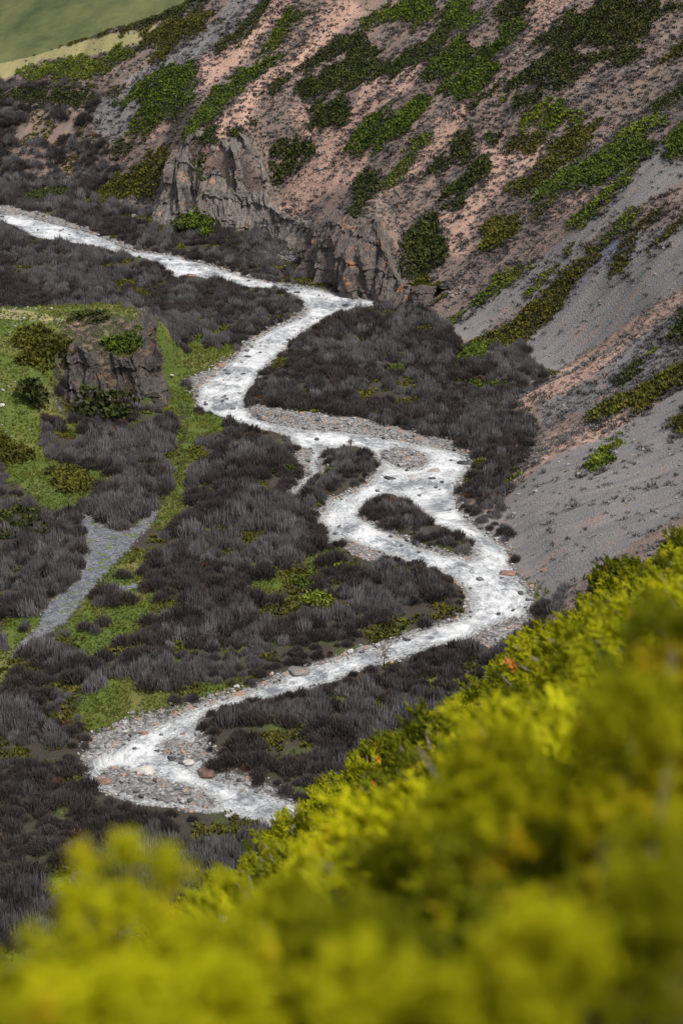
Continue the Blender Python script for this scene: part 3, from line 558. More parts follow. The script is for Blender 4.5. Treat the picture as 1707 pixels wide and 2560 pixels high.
PATCHES = [  # tone, height, outline, label
 (0, .8, "A 540 485 620 400 700 370 800 310 890 280 895 340 905 370 870 420 900 450 850 500 810 545 760 560 700 600 640 630 575 622 610 560 680 480", "broad green juniper mat left of the pink scree, above the tall cliff"),
 (0, .7, "A 820 620 870 590 900 520 960 460 1000 420 1050 380 1110 320 1200 300 1180 350 1130 400 1060 460 1030 500 960 560 900 610 850 640", "long green juniper strip down the middle of the upper-left slope"),
 (0, .7, "A 1170 320 1200 280 1240 250 1340 240 1310 280 1220 320 1200 350", "green juniper tongue at the head of the long strip"),
 (1, .7, "A 480 700 560 650 660 640 620 680 540 720 490 720", "small dark juniper mat below the broad green one at left"),
 (2, .9, "A 440 890 520 820 600 760 680 710 760 680 800 700 790 780 760 850 720 900 660 920 600 900 520 930 450 960", "olive juniper mat directly left of the tall cliff"),
 (1, .6, "A 1050 610 1120 565 1190 550 1150 590 1070 620", "narrow dark juniper lens above the tall cliff"),
 (1, .6, "A 920 680 960 640 1000 650 990 690 940 710", "small round dark juniper at the rim of the tall cliff"),
 (1, .6, "A 850 680 900 630 950 590 990 590 980 630 900 670", "dark juniper strip just above the left end of the tall cliff"),
 (1, 1.1, "A 1240 830 1250 770 1290 740 1250 710 1290 660 1350 635 1420 650 1430 700 1390 740 1340 810 1280 840", "rounded dark green juniper at the upper right corner of the tall cliff"),
 (1, 1.0, "A 880 790 890 740 940 730 940 800 930 840", "dark juniper clump hanging on the left part of the cliff face"),
 (1, .6, "A 990 240 1030 180 1080 130 1150 70 1210 20 1240 0 1180 100 1130 150 1080 200 1000 240", "dark juniper strip between grey scree and pink slope near the top"),
 (0, .7, "A 1150 330 1200 230 1230 170 1290 100 1300 50 1350 40 1340 80 1420 40 1470 10 1400 80 1360 140 1300 200 1230 240 1200 300", "green juniper strip rising to the top edge left of centre"),
 (1, .8, "A 630 100 700 40 800 -20 960 -20 880 40 760 90 700 105", "dark juniper mat on the ridge against the far meadow"),
 (2, .7, "A 660 160 760 100 860 70 970 50 1000 90 900 150 800 220 720 290 690 290 750 230 720 200 650 230", "olive juniper mat below the ridge beside the grey scree"),
 (3, .6, "A 90 340 200 280 330 270 450 270 560 220 630 215 620 260 560 300 480 340 380 370 250 370 120 370", "bright green low shrub mat below the straw coloured ridge grass"),
 (2, .5, "A 470 440 520 395 570 400 530 430 480 450", "small olive juniper cushion below the bright green mat"),
 (1, .6, "A -60 440 100 400 250 400 400 400 450 450 400 490 200 500 50 480", "dark green juniper band among willows at the upper left edge"),
 (1, .9, "A 1410 590 1440 530 1430 500 1500 470 1568 450 B 20 500 60 520 30 560 0 580 A 1480 600", "dark juniper mat right of the pink slope above the cliff corner"),
 (1, .5, "A 1210 430 1240 380 1310 340 1320 360 1260 430", "small dark juniper between two pink streaks"),
 (1, .8, "A 1360 430 1400 370 1480 340 1568 280 B 0 160 90 150 100 200 180 240 60 300 200 290 300 240 400 200 440 140 500 160 480 210 400 260 300 320 200 370 100 380 0 410 A 1480 440", "large sprawling dark juniper mat across the top centre slope"),
 (0, .8, "A 1050 1110 1060 1080 1120 1040 1200 980 1230 985 1200 1040 1130 1100", "green juniper at the foot of the right end of the tall cliff"),
 (0, 1.1, "A 870 1040 880 1000 920 980 980 1040 940 1070", "round green juniper at the foot of the tall cliff"),
 (1, .8, "A 815 1010 830 995 865 1010 860 1040 820 1040", "small dark juniper at the cliff foot, left of the round one"),
 (1, .6, "A 60 930 150 870 300 860 420 880 300 910 150 940", "dark juniper band just above the river at upper left"),
 (1, .6, "A 1370 330 1420 270 1500 210 1568 160 1568 250 1450 310 1400 340", "dark juniper stripe left of the large sprawling mat"),
 (2, .6, "A 130 240 250 205 440 150 600 115 720 85 720 110 600 133 480 168 300 210", "thin dark juniper fringe along the ridge line"),
 (0, .8, "B 90 120 200 60 240 20 330 -20 420 -20 440 60 400 110 330 130 290 100 180 90 110 130", "green juniper mat at the top edge left of centre slope"),
 (0, .7, "B 440 120 470 60 570 -20 590 50 650 60 620 120 540 140", "green juniper mat at the top edge in the middle of the slope"),
 (1, .7, "B 710 70 780 20 800 -20 880 -20 840 60 760 90", "small dark juniper at the top edge beside the pink streak"),
 (0, .8, "B 345 370 400 300 470 230 560 180 620 230 580 290 500 330 400 390", "green juniper tongue left of the long pink streak"),
 (0, .8, "B 420 440 480 370 560 330 640 230 720 180 760 110 860 85 850 130 780 210 700 290 715 320 660 400 600 440 540 470 480 440", "fresh green juniper mat directly left of the long pink streak"),
 (1, .8, "B 860 215 900 170 990 120 1060 60 1160 20 1250 -20 1460 -20 1440 60 1400 110 1410 170 1330 200 1270 215 1150 230 1000 220", "large dark juniper mat at the top right of the slope"),
 (1, .7, "B 740 400 840 330 900 280 960 240 1150 235 1290 225 1370 260 1300 290 1200 300 1100 350 1060 400 1000 420 940 400 850 380 780 420", "dark juniper mat right of the long pink streak"),
 (1, .5, "B 590 500 620 470 700 400 740 380 730 420 660 470", "small dark juniper at the edge of the long pink streak"),
 (3, .5, "B 690 490 720 440 780 430 760 460 700 500", "small bright juniper cushion beside a dark one"),
 (1, .7, "B 770 500 800 440 900 410 930 440 900 480 800 520", "dark brownish juniper cushion above the lime green mat"),
 (3, .8, "B 800 590 830 530 900 490 960 460 1020 450 1030 490 1100 510 1080 560 1000 600 900 600 840 600", "lime green juniper mat in the middle of the right slope"),
 (1, .6, "B 640 640 680 600 740 600 740 640 680 670", "small dark juniper left of the lime green mat"),
 (2, .6, "B 775 700 790 630 850 605 950 612 930 650 860 690", "olive juniper wedge below the lime green mat"),
 (1, .7, "B 370 810 430 760 480 680 540 630 600 590 650 510 660 580 620 640 620 720 580 770 500 760 420 800", "long dark juniper strip right of the long pink streak"),
 (1, 1.0, "B 430 900 470 860 560 840 570 770 640 740 685 790 640 850 590 880 560 905 460 905", "rounded dark green juniper in the centre of the slope"),
 (1, .7, "B 465 960 500 920 570 910 575 950 500 985", "small dark juniper just below the rounded one"),
 (0, .8, "B 20 690 70 620 100 560 200 530 260 480 380 425 430 460 400 520 330 560 340 590 250 650 200 680 120 700 50 730", "green juniper mat on the central slope above the orange cliff"),
 (3, .5, "B 200 850 260 780 320 700 330 630 400 590 410 620 350 700 290 790 220 860", "yellowish juniper strip at the left edge of the long pink streak"),
 (1, .8, "B 30 1040 60 960 70 830 130 780 170 790 150 880 100 960 60 1040", "dark green juniper strip running down between the two cliffs"),
 (1, 1.2, "B 330 1060 380 1010 430 1005 470 1060 485 1150 480 1174 D 470 40 400 80 300 105 260 90 262 0", "big dark juniper beside the orange streaked cliff"),
 (2, .8, "B 640 1080 690 1020 820 990 830 1030 790 1090 700 1150 640 1140", "olive juniper mat right of the big dark one"),
 (2, .7, "B 770 880 830 820 900 780 960 700 950 650 1100 600 1170 580 1160 640 1100 700 1000 760 900 850 820 890", "olive yellow juniper strip on the right slope"),
 (0, .8, "B 900 860 1000 800 1130 740 1250 680 1390 620 1440 660 1400 710 1300 760 1200 830 1100 850 1000 900 900 920", "long green juniper band above the grey scree chute"),
 (3, .7, "B 1270 640 1330 590 1400 550 1500 550 1500 580 1400 600 1320 650", "bright green juniper at the top of the long band"),
 (3, .7, "B 1060 1050 1080 1000 1160 940 1200 890 1260 840 1350 760 1340 790 1260 860 1170 970 1080 1050", "bright juniper strip along the upper edge of the grey scree chute"),
 (2, .5, "B 880 1010 900 960 970 900 960 940 900 1000", "short olive juniper strip left of the bright one"),
 (0, .8, "B 1480 700 1500 640 1568 590 1700 540 1700 700 1568 720 1490 720", "green juniper at the right edge above the scree chute"),
 (2, .7, "B 1480 280 1520 220 1568 190 1700 140 1700 250 1568 270", "olive juniper at the right edge high on the slope"),
 (1, .7, "B 1490 50 1568 10 1700 -40 1700 20 1568 60", "dark juniper at the top right corner"),
 (3, .5, "B 1150 1174 1180 1100 1250 1060 1300 1000 1400 960 1300 1050 1230 1110 1180 1174", "thin yellow green juniper strip left of the bluish chute"),
 (2, .6, "B 1250 1174 1330 1060 1400 990 1470 960 1450 1010 1380 1080 1330 1150 D 1300 60 1240 90", "olive juniper strip right of the bluish chute"),
 (2, .6, "B 1400 1174 1400 1130 1470 1060 1568 980 1650 940 1650 1000 1568 1030 1480 1110", "olive juniper strip reaching the right edge above the wide scree"),
 (1, .7, "B 1400 530 1440 480 1568 400 1700 330 1700 400 1568 450 1500 490 1420 540", "dark juniper strip at the right edge above the green one"),
 (3, .8, "D 615 235 620 190 690 150 720 100 790 60 880 25 880 50 790 110 720 160 660 210", "bright green juniper at the left edge of the first scree fan"),
 (3, .5, "D 840 190 850 160 900 120 990 60 970 90 900 150 860 190", "small bright juniper in the middle of the first scree fan"),
 (2, .8, "D 620 390 680 340 780 290 860 220 950 160 1010 110 1050 60 1130 0 B 1040 1174 1180 1120 D 1185 0 1150 60 1090 110 1040 170 1010 230 950 300 880 345 840 390 790 440 720 460 740 390 680 380", "long olive juniper tongue between the two scree fans"),
 (0, .8, "D 490 490 540 450 620 400 720 380 680 430 660 480 600 510 520 500", "green juniper at the valley foot below the first scree fan"),
 (2, 1.0, "D 290 230 300 160 380 105 460 130 470 180 400 200 330 240", "olive juniper at the foot of the slope beside the river bend"),
 (3, .5, "D 480 320 510 290 550 280 520 310", "tiny bright juniper at the toe of the first scree fan"),
 (1, .8, "D 1240 605 1250 570 1320 510 1390 470 1380 500 1320 560 1260 610", "small dark juniper on the lower right slope"),
 (2, 1.0, "D 1160 765 1160 730 1240 680 1340 640 1430 580 1500 530 1568 500 1750 420 1750 540 1568 590 1520 600 1430 660 1370 710 1330 700 1250 720 1180 770", "long olive juniper arc above the lower grey scree"),
 (3, 1.0, "D 1130 985 1140 940 1200 890 1270 855 1270 880 1220 930 1150 990", "isolated bright green juniper alone on the lower grey scree"),
 (1, .9, "D 1480 380 1568 270 1750 160 1750 300 1568 380 1500 410", "dark juniper at the right edge above the long arc"),
 (3, .5, "D 1405 445 1470 375 1500 325 1520 330 1480 380 1430 445", "thin yellowish juniper strip left of the dark one at the right edge"),
 (2, .9, "D 1525 770 1568 720 1750 640 1750 760 1568 800 1540 820", "olive juniper at the right edge below the long arc"),
 (3, .6, "D 735 1055 780 1010 835 995 810 1025", "small bright juniper at the foot of the lower grey scree"),
 (0, .6, "D 540 590 600 580 750 590 740 620 620 635", "low green juniper in the thicket left of the salmon scree toe"),
 (3, .5, "D 655 665 680 648 740 648 740 678 680 675", "low bright juniper touching the salmon scree toe"),
 (0, .6, "D 225 528 240 512 300 508 312 525 240 535", "small green juniper in the middle of the right thicket"),
 (2, 1.2, "C 78 390 90 350 150 325 230 325 250 360 200 390 110 415", "upper of two round junipers on the grassy knoll"),
 (2, 1.4, "C 85 480 120 420 200 382 300 385 320 430 300 500 230 530 150 520", "big round olive juniper on the grassy knoll"),
 (1, 1.2, "C 100 580 130 540 190 540 185 630 120 620", "dark juniper at the left end of the crag"),
 (1, 1.3, "C 340 650 350 590 390 560 470 590 460 680 390 700", "dark juniper growing against the foot of the crag"),
 (1, 1.2, "C 470 680 480 610 530 580 600 590 620 640 570 690 500 710", "darkest juniper at the foot of the crag, right of its neighbour"),
 (0, 1.2, "C 490 410 560 380 620 320 670 360 670 400 590 440 520 430", "green juniper on top of the crag"),
 (1, .9, "C 320 290 400 270 490 290 480 325 400 320 340 305", "flat dark juniper at the back rim of the knoll"),
 (2, 1.0, "C -100 820 0 830 60 880 140 920 100 960 0 1000 -100 1000", "dark juniper at the left edge below the grassy knoll"),
 (2, .9, "C 235 1000 300 980 420 1000 430 1050 390 1100 280 1080", "olive juniper mat in the turf below the knoll"),
 (2, .7, "C 740 290 880 280 870 310 760 320", "low olive juniper in the thicket behind the crag"),
 (0, .6, "C 1225 970 1280 955 1340 970 1320 995 1240 990", "low green juniper in the thicket left of the rivulet"),
 (0, .7, "E 1380 325 1420 300 1500 285 1490 305 1420 330", "low green juniper at the right end of the pale turf strip"),
 (3, .9, "E 1415 415 1450 385 1520 410 1510 435 1440 435", "bright green juniper in the thicket inside the river bend"),
 (1, 1.2, "E -60 20 100 10 240 60 200 100 60 115 -60 100", "dark green juniper at the left edge above the gravel track"),
 (3, .7, "F -40 240 0 232 60 235 70 260 10 282 -40 280", "bright juniper beside the small gravel strip in the river bend"),
 (0, .7, "E 835 500 870 480 930 462 980 458 940 485 860 510", "small green juniper patch in the middle of the thicket")]

# candidate positions on the floor
def jgrid(x0, x1, y0, y1, s):
    a_, b = np.meshgrid(np.arange(x0, x1, s), np.arange(y0, y1, s)); a_ = a_.ravel() + rng.uniform(-.55, .55, a_.size) * s; b = b.ravel() + rng.uniform(-.55, .55, b.size) * s; return a_, b
wx, wy = jgrid(-110, 48, 130, 500, 1.28)
wz, wd_, _, wsd = height(wx, wy)
m = inframe(wx, wy, wz, 170); wx, wy, wz, wd_, wsd = [q[m] for q in (wx, wy, wz, wd_, wsd)]
X2, Y2 = proj(wx, wy, wz)
SLOPE_W = [T(s) for s in ("A -200 380 130 370 400 370 480 450 400 520 450 600 480 650 560 640 480 720 600 760 440 890 560 960 600 1000 740 1010 900 1174 0 1100 -200 1000",
                          "D 500 345 620 400 700 420 840 400 880 560 930 580 800 660 740 690 860 700 890 800 870 900 780 1050 720 1174 400 1174 400 340",
                          "F 570 0 700 60 770 100 780 180 830 250 860 330 880 360 940 400 900 470 760 560 620 640 500 640 300 900 800 700 1000 440 1040 380 980 400 930 430")]
up = np.full(wx.shape, -99.0)
for Pp in SLOPE_W: up = np.maximum(up, sdf(X2, Y2, Pp))
jn_ = fbm(wx / 2.2, wy / 2.2, s=71) * 1.4
ok = (wd_ < 1.0) | (up > jn_ * 16)
ok &= (wsd < -.55)
ok &= ~(sd_many(wx, wy, GRAVEL) > .2 + jn_ * .8) & ~(sd_many(wx, wy, TRACK) > -.3)
openg = sd_many(wx, wy, GRASS) > .3 + jn_
# a shrub hides the ground behind it: keep the clearings, gravel and scree toes visible over the shrubs in front of them
LANE = [W('C 795 640 865 640 885 740 885 900 872 1060 860 1174 730 1174 775 1080 800 960 800 800'), W('E 735 -10 815 -10 770 60 700 120 600 190 560 160 640 110 700 50')]
kx = CAMZ / (CAMZ - 1.35); sxx, syy = wx * kx, wy * kx
hide = (sd_many(sxx, syy, GRASS) > .5 + jn_) | (sd_many(sxx, syy, TRACK) > .0) | (sd_many(sxx, syy, GRAVEL) > .5 + .5 * jn_) | (sdf(sxx, syy, RIVER) > .9 + .4 * jn_)
for I_ in ISLANDS[:1]: hide &= ~(sdf(sxx, syy, I_) > -.5)
lane = (sd_many(sxx, syy, LANE) > .2) | (sd_many(wx, wy, LANE) > 0)
XT, YT = proj(wx, wy, wz + 1.3)
for q_ in ("D 490 345 620 220 900 20 1120 0 1000 100 860 210 700 320 620 385 560 385", "D 850 400 1040 190 1180 0 1568 0 1400 240 1200 390 1000 520 880 480", "D 730 705 900 590 1000 530 1180 420 1300 400 1100 620 960 650 860 690 790 725",
           "A 790 720 900 680 1080 740 1230 760 1340 830 1250 1040 1080 1050 950 1040 740 1020", "B 0 1000 100 990 200 1000 320 1060 D 260 0 260 90 240 190 100 190 0 160"):
    hide |= sdf(XT, YT, T(q_)) > 4 + 8 * jn_
for q_ in PATCHES:
    if q_[2][0] in 'ABD': hide |= sdf(X2, Y2, T(q_[2])) > 2 + 8 * jn_
add = sd_many(wx, wy, WILLOW_ADD) > -.1 + .4 * jn_
onk = (knoll(wx, wy) > .9) & (wy > 255) & (wx < -27)
addh = sd_many(sxx, syy, WILLOW_ADD) > -.3
ok &= (~openg & ~onk & (~hide | addh)) | (add & (knoll(wx, wy) < 4))
ok &= (wz < 30) & ~((wy > 478) & (wx > -90)) & ~((wy < 150) & (wz > 8))
pal = sdf(X2, Y2, T("A -200 340 0 290 60 280 250 215 450 170 600 140 720 110 700 150 640 200 560 215 450 250 330 270 200 270 100 330 0 365 -200 420")) > -6
ok &= ~pal
ok &= ~lane
gapn = fbm(wx / 5, wy / 5, s=77); gap = ok & (gapn >= .25); gapx, gapy = wx[gap], wy[gap]; ok &= gapn < .25
wx, wy, wz, wsd = [q[ok] for q in (wx, wy, wz, wsd)]
n = len(wx); kindn = fbm(wx / 9, wy / 9, s=81) + .35 * rng.normal(size=n) * .5
edge = (wsd > -3.2)
kind = np.where(kindn > -.02, 1, 0); kind = np.where((kindn > .04) & (rng.uniform(size=n) < .04), 2, kind); kind = np.where(edge & (rng.uniform(size=n) < .55), 1, kind); kind = np.where(edge & (rng.uniform(size=n) < .06), 2, kind)
idx = np.where(kind == 0, rng.integers(0, 4, n), np.where(kind == 1, 4 + rng.integers(0, 3, n), 7 + rng.integers(0, 2, n)))
wyaw = rng.uniform(0, 6.28, n); wsc = rng.uniform(.55, 1.15, n) * (.95 + .45 * fbm(wx / 7, wy / 7, s=85)) * np.where(edge, .75, 1)
print('willows', n)
# the individually placed shrubs: the ones standing largest and most open in the photograph
X2, Y2 = proj(wx, wy, wz)
alone = sd_many(wx, wy, WILLOW_ADD[6:]) > -.3
names = {0: ('willow_shrub', 'shrub', 'upright grey willow shrub among the turf beside the gravel track', 'grey willow shrubs dotted beside the gravel track'),
         1: ('twiggy_shrub', 'shrub', 'low brown twiggy shrub among the turf beside the gravel track', 'brown twiggy shrubs beside the gravel track'),
         2: ('rusty_shrub', 'shrub', 'small rust-brown shrub near the gravel track at left', 'rust-brown shrubs near the gravel track')}
near_ix = np.where(alone)[0][:150]
protos = [None] * 9; allm = WP + WF + WR
used = np.zeros(n, bool)
order = list(near_ix)
for k in range(9):      # make sure that every prototype stands somewhere
    if not (idx[order] == k).any():
        c_ = np.where(idx == k)[0]; order.append(c_[len(c_) // 2])
for i in order:
    nm, cat, lb, grp = names[kind[i]]
    o = link(bpy.data.objects.new(nm, allm[idx[i]])); o.location = (wx[i], wy[i], wz[i] - .05); o.rotation_euler = (0, 0, wyaw[i]); o.scale = [wsc[i]] * 3
    if alone[i]:
        ps = ('above the fork of the track' if Y2[i] < 1330 else 'beside the middle of the track' if Y2[i] < 1560 else 'below the lower end of the track') + (', on its left' if X2[i] < 260 - (Y2[i] - 1400) * .35 else ', on its right')
        tag(o, {0: 'upright grey willow shrub ', 1: 'low brown twiggy shrub ', 2: 'small rust-brown shrub '}[kind[i]] + ps, cat, grp + ' ' + ps)
    else: tag(o, {0: 'upright grey willow shrub in the dense thicket', 1: 'brown twiggy shrub in the dense thicket', 2: 'small rust-brown shrub in the dense thicket'}[kind[i]], cat, nm.replace('_', ' ') + ' in the thicket')
    used[i] = True
    if protos[idx[i]] is None: protos[idx[i]] = o
r_ = ~used
PO = np.stack([wx, wy, wz - .05], 1)
th_ = gn_scatter('willow_thicket', protos, PO[r_], np.stack([rng.normal(0, .06, n), rng.normal(0, .06, n), wyaw], 1)[r_], np.stack([wsc, wsc, wsc * rng.uniform(.85, 1.2, n)], 1)[r_], idx[r_],
           'dense grey and brown leafless willow thicket covering the valley floor')

# ------------------------------------------------------------------ juniper mats on the far slopes
TU = [tuft(9, 200 + k, up=.55, wd=.15) for k in range(6)]
def sample_patch(P, s, hmax=400):
    lo, hi = P.min(0), P.max(0)
    # walk the ground along candidate world points whose picture falls in the traced outline
    return lo, hi
cand_x, cand_y = jgrid(-110, 110, 215, 500, .36)
cz, cdm, carc, csd = height(cand_x, cand_y)
m = inframe(cand_x, cand_y, cz, 60) & (csd < -.5) & ~((cand_y > 476) & (cand_x > -84) & (cand_x < -30))
cand_x, cand_y, cz, cdm = cand_x[m], cand_y[m], cz[m], cdm[m]
CX, CY = proj(cand_x, cand_y, cz)
cand_arc = carc[m]
edgeN = fbm(cand_arc / 1.6, cdm / 5.5, s=91) * 24 + fbm(cand_x / .8, cand_y / .8, s=92) * 12 + 3
holes = fbm(cand_arc / 2.2, cdm / 5, s=95) > .46
lump = fbm(cand_x / 1.1, cand_y / 1.1, s=93)
big = fbm(cand_x / 6, cand_y / 6, s=94)
taken = np.zeros(len(cand_x), bool)
group_by = ['green juniper mats', 'dark juniper mats', 'olive juniper mats', 'bright juniper mats']
for tone, hh_, outl, label in PATCHES:
    Pp = T(outl); lo, hi = Pp.min(0) - 24, Pp.max(0) + 24
    m = np.where((CX > lo[0]) & (CX < hi[0]) & (CY > lo[1]) & (CY < hi[1]) & ~taken)[0]
    if outl[0] in 'CE' and 'knoll' in label or 'crag' in label: m = m[(cand_y[m] < 306) & (cand_x[m] < -26)]
    if not len(m): print('empty', label); continue
    s_ = sdf(CX[m], CY[m], Pp) + edgeN[m]
    k = (s_ > 0) & (rng.uniform(size=len(m)) < .45 + s_ / 12) & ~(holes[m] & (s_ < 40)); m, s_ = m[k], s_[k]
    # keep one sheet of ground only (the nearest one to the viewer)
    if len(m) < 6: print('empty', label); continue
    yy = cand_y[m]; 
    taken[m] = True
    P3 = np.stack([cand_x[m], cand_y[m], cz[m]], 1)
    c0 = P3.mean(0); c0[2] = hgt([c0[0]], [c0[1]])[0]
    th = hh_ * (.30 + .70 * np.clip(s_ / 22, 0, 1) ** .6) * (.75 + .55 * lump[m])
    th = np.maximum(th, .12)
    P3[:, 2] += th * .75 - .1
    if 'foot of the crag' in label or 'left end of the crag' in label: P3[:, 0] *= .985; P3[:, 1] *= .985; P3[:, 2] = hgt(P3[:, 0], P3[:, 1]) * .0 + P3[:, 2] * .9 + .3; sclk = 1.5
    elif 'hanging on' in label or 'foot of the tall cliff' in label or 'cliff foot' in label: P3[:, 0] += P3[:, 0] * -.010; P3[:, 1] *= .990; P3[:, 2] += .012 * (100 - P3[:, 2]) ; sclk = 1.4
    else: sclk = 1.0
    ti = np.clip(.42 + .85 * lump[m] + .5 * big[m] + rng.normal(0, .12, len(m)), 0, 1)
    sc_ = np.clip(.75 + .5 * th, .6, 1.5) * sclk * rng.uniform(.65, 1.3, len(m))
    me = scatter('juniper_mat', TU, P3 - c0, rng.uniform(0, 6.28, len(m)), np.stack([sc_, sc_, sc_ * (.7 + .3 * hh_)], 1), M_jun[tone], ti)
    o = link(bpy.data.objects.new('juniper_mat', me)); o.location = c0; tag(o, label, 'juniper', group_by[tone])

lowx = np.repeat(gapx, 9) + rng.normal(0, .75, len(gapx) * 9); lowy = np.repeat(gapy, 9) + rng.normal(0, .75, len(gapx) * 9); k = fbm(lowx / 3, lowy / 3, s=151) > -.05; lowx, lowy = lowx[k], lowy[k]
lz, _, _, ls = height(lowx, lowy); k = ls < -.5; lowx, lowy, lz = lowx[k], lowy[k], lz[k]
me = scatter('low_juniper', TU, np.stack([lowx, lowy, lz - .02], 1), rng.uniform(0, 6.28, len(lowx)), rng.uniform(.6, 1.1, len(lowx)), M_jun[2], np.clip(.5 + .8 * fbm(lowx / 2, lowy / 2, s=152) + rng.normal(0, .15, len(lowx)), 0, 1))
tag(link(bpy.data.objects.new('low_juniper', me)), 'low olive green ground cover in the gaps of the willow thicket', kind='stuff')

# ------------------------------------------------------------------ sage tufts and loose stones on the slopes
SG = [spike(12, .45, .4, .8, .8, .5, .12, 400 + k, bend=.25) for k in range(4)]
sx, sy = jgrid(-75, 110, 205, 478, .62)
sz, sdm, sarc, ssd = height(sx, sy)
m = inframe(sx, sy, sz, 60) & (sdm > 1.5) & (ssd < -2) & ~((sy > 474)); sx, sy, sz, sdm, sarc = sx[m], sy[m], sz[m], sdm[m], sarc[m]
SX, SY = proj(sx, sy, sz)
dens = .45 + .9 * fbm(sarc / 4, sdm / 18, s=101)
for s, v in (("D 480 350 620 220 780 120 900 20 B 930 1174 1190 980 1360 760 1500 610 1568 740 1700 640 1700 800 1400 920 1100 1130 D 1120 0 1000 100 860 210 700 320 560 390", .03),
             ("D 840 400 1040 190 1180 0 B 1250 1100 1800 950 D 1800 60 1568 140 1400 240 1200 390 1000 520 880 570", .04),
             ("D 700 1174 860 1010 1000 900 1180 840 1440 690 1568 600 1800 500 1800 1300 1568 1174 F 1568 0 1300 170 1100 310 1000 420 940 480 870 340 770 170 650 60 600 0", .07),
             ("A 400 520 560 380 700 290 870 200 980 100 1060 0 1400 -100 1200 20 1080 130 990 240 880 280 700 370 560 450 680 450 580 600 480 680", .35)):
    dens = np.where(inside(SX, SY, T(s)), v, dens)
PALE = T('A -200 330 0 290 60 280 250 215 450 170 600 140 720 110 700 150 640 200 560 215 450 250 330 270 200 270 100 330 0 365 -200 420')
dens = np.where(inside(SX, SY, PALE), .03, dens)
k = rng.uniform(size=len(sx)) < dens
sx, sy, sz = sx[k], sy[k], sz[k]; print('sage', len(sx))
ssc = rng.uniform(.28, .6, len(sx)) * (1 + .5 * (rng.uniform(size=len(sx)) < .08))
me = scatter('sage_tufts', SG, np.stack([sx, sy, sz - .05], 1), rng.uniform(0, 6.28, len(sx)), np.stack([ssc * 1.2, ssc * 1.2, ssc], 1), M_sage, rng.uniform(0, 1, len(sx)))
tag(link(bpy.data.objects.new('sage_tufts', me)), 'small grey sage tufts dotted over the pink and grey slopes', kind='stuff')

bx, by = jgrid(-75, 110, 205, 478, .9); bz, bd, ba, bs = height(bx, by)
m = inframe(bx, by, bz, 60) & (bd > 2) & (bs < -2) & (by < 476); bx, by, bz, bd, ba = bx[m], by[m], bz[m], bd[m], ba[m]; BX, BY = proj(bx, by, bz)
dn = ss(.02, .40, fbm(ba / 6, bd / 16, s=131)) * .75 + .03
for q_ in ("D 480 350 620 220 780 120 900 20 B 930 1174 1190 980 1360 760 1500 610 1568 740 1700 640 1700 800 1400 920 1100 1130 D 1120 0 1000 100 860 210 700 320 560 390", "D 840 400 1040 190 1180 0 B 1250 1100 1800 950 D 1800 60 1568 140 1400 240 1200 390 1000 520 880 570",
           "D 700 1174 860 1010 1000 900 1180 840 1440 690 1568 600 1800 500 1800 1300 1568 1174 F 1568 0 1300 170 1100 310 1000 420 940 480 870 340 770 170 650 60 600 0"): dn = np.where(inside(BX, BY, T(q_)), .015, dn)
near_p = np.full(len(bx), -99.0)
for q_ in PATCHES:
    if q_[2][0] in 'ABD': near_p = np.maximum(near_p, sdf(BX, BY, T(q_[2])))
dn = np.maximum(dn, .62 * ss(-34, -4, near_p))
for q_, v_ in (("B 740 300 1000 60 1460 -40 1700 60 1700 420 1500 540 1250 700 960 900 740 1080 620 1100 700 760 600 560", .5), ("A 480 480 700 380 900 420 1100 560 1340 300 1568 260 1568 460 1300 520 1250 700 1000 640 760 800 560 760", .25), ("B 0 360 300 300 600 420 420 760 200 840 0 800", .22)):
    dn = np.where(inside(BX, BY, T(q_)), np.maximum(dn, v_), dn)
low = (bd < 13) & (by < 330); dn = np.where(low, np.maximum(dn * .6, .05 * (1 - bd / 13)), dn)
dn = np.where(inside(BX, BY, PALE), .02, dn)
k = rng.uniform(size=len(bx)) < dn; bx, by, bz = bx[k], by[k], bz[k]
M_brush = foliage('brush_twigs', (.030, .028, .027), (.105, .095, .092), trans=0, useobj=False)
bsc = rng.uniform(.5, 1.15, len(bx))
me = scatter('slope_brush', [spike(16, .5, .4, .85, .7, .5, .09, 440 + k, bend=.25) for k in range(4)], np.stack([bx, by, bz - .05], 1), rng.uniform(0, 6.28, len(bx)), np.stack([bsc * 1.1, bsc * 1.1, bsc * .85], 1), M_brush, rng.uniform(0, 1, len(bx)))
tag(link(bpy.data.objects.new('slope_brush', me)), 'dark leafless brush spread over the hillside between the junipers', kind='stuff')

# turf tufts and leafy herbs on the open grass
hx, hy = jgrid(-90, 30, 135, 325, .42); hz, _, _, hs_ = height(hx, hy); m = inframe(hx, hy, hz, 30) & (hs_ < -.5); hx, hy, hz = hx[m], hy[m], hz[m]
m = (sd_many(hx, hy, GRASS) > -1.0) | ((knoll(hx, hy) > .6) & (hx < -30) & (rng.uniform(size=len(hx)) < .7)); m &= (sd_many(hx, hy, TRACK) < .2) & (fbm(hx / 2, hy / 2, s=141) > -.35); hx, hy, hz = hx[m], hy[m], hz[m]
GT = [tuft(7, 260 + k, up=.9, wd=.09) for k in range(5)]
ht = np.clip(.5 + .9 * fbm(hx / 3.5, hy / 3.5, s=143) + rng.normal(0, .12, len(hx)), 0, 1); hsz = rng.uniform(.3, .75, len(hx)) * (.8 + .6 * ht)
me = scatter('turf_tufts', GT, np.stack([hx, hy, hz - .03], 1), rng.uniform(0, 6.28, len(hx)), hsz, foliage('turf_blades', (.035, .090, .016), (.19, .19, .035), trans=.2, useobj=False), ht)
tag(link(bpy.data.objects.new('turf_tufts', me)), 'tufts of green and yellowish grass on the clearings and the knoll', kind='stuff')

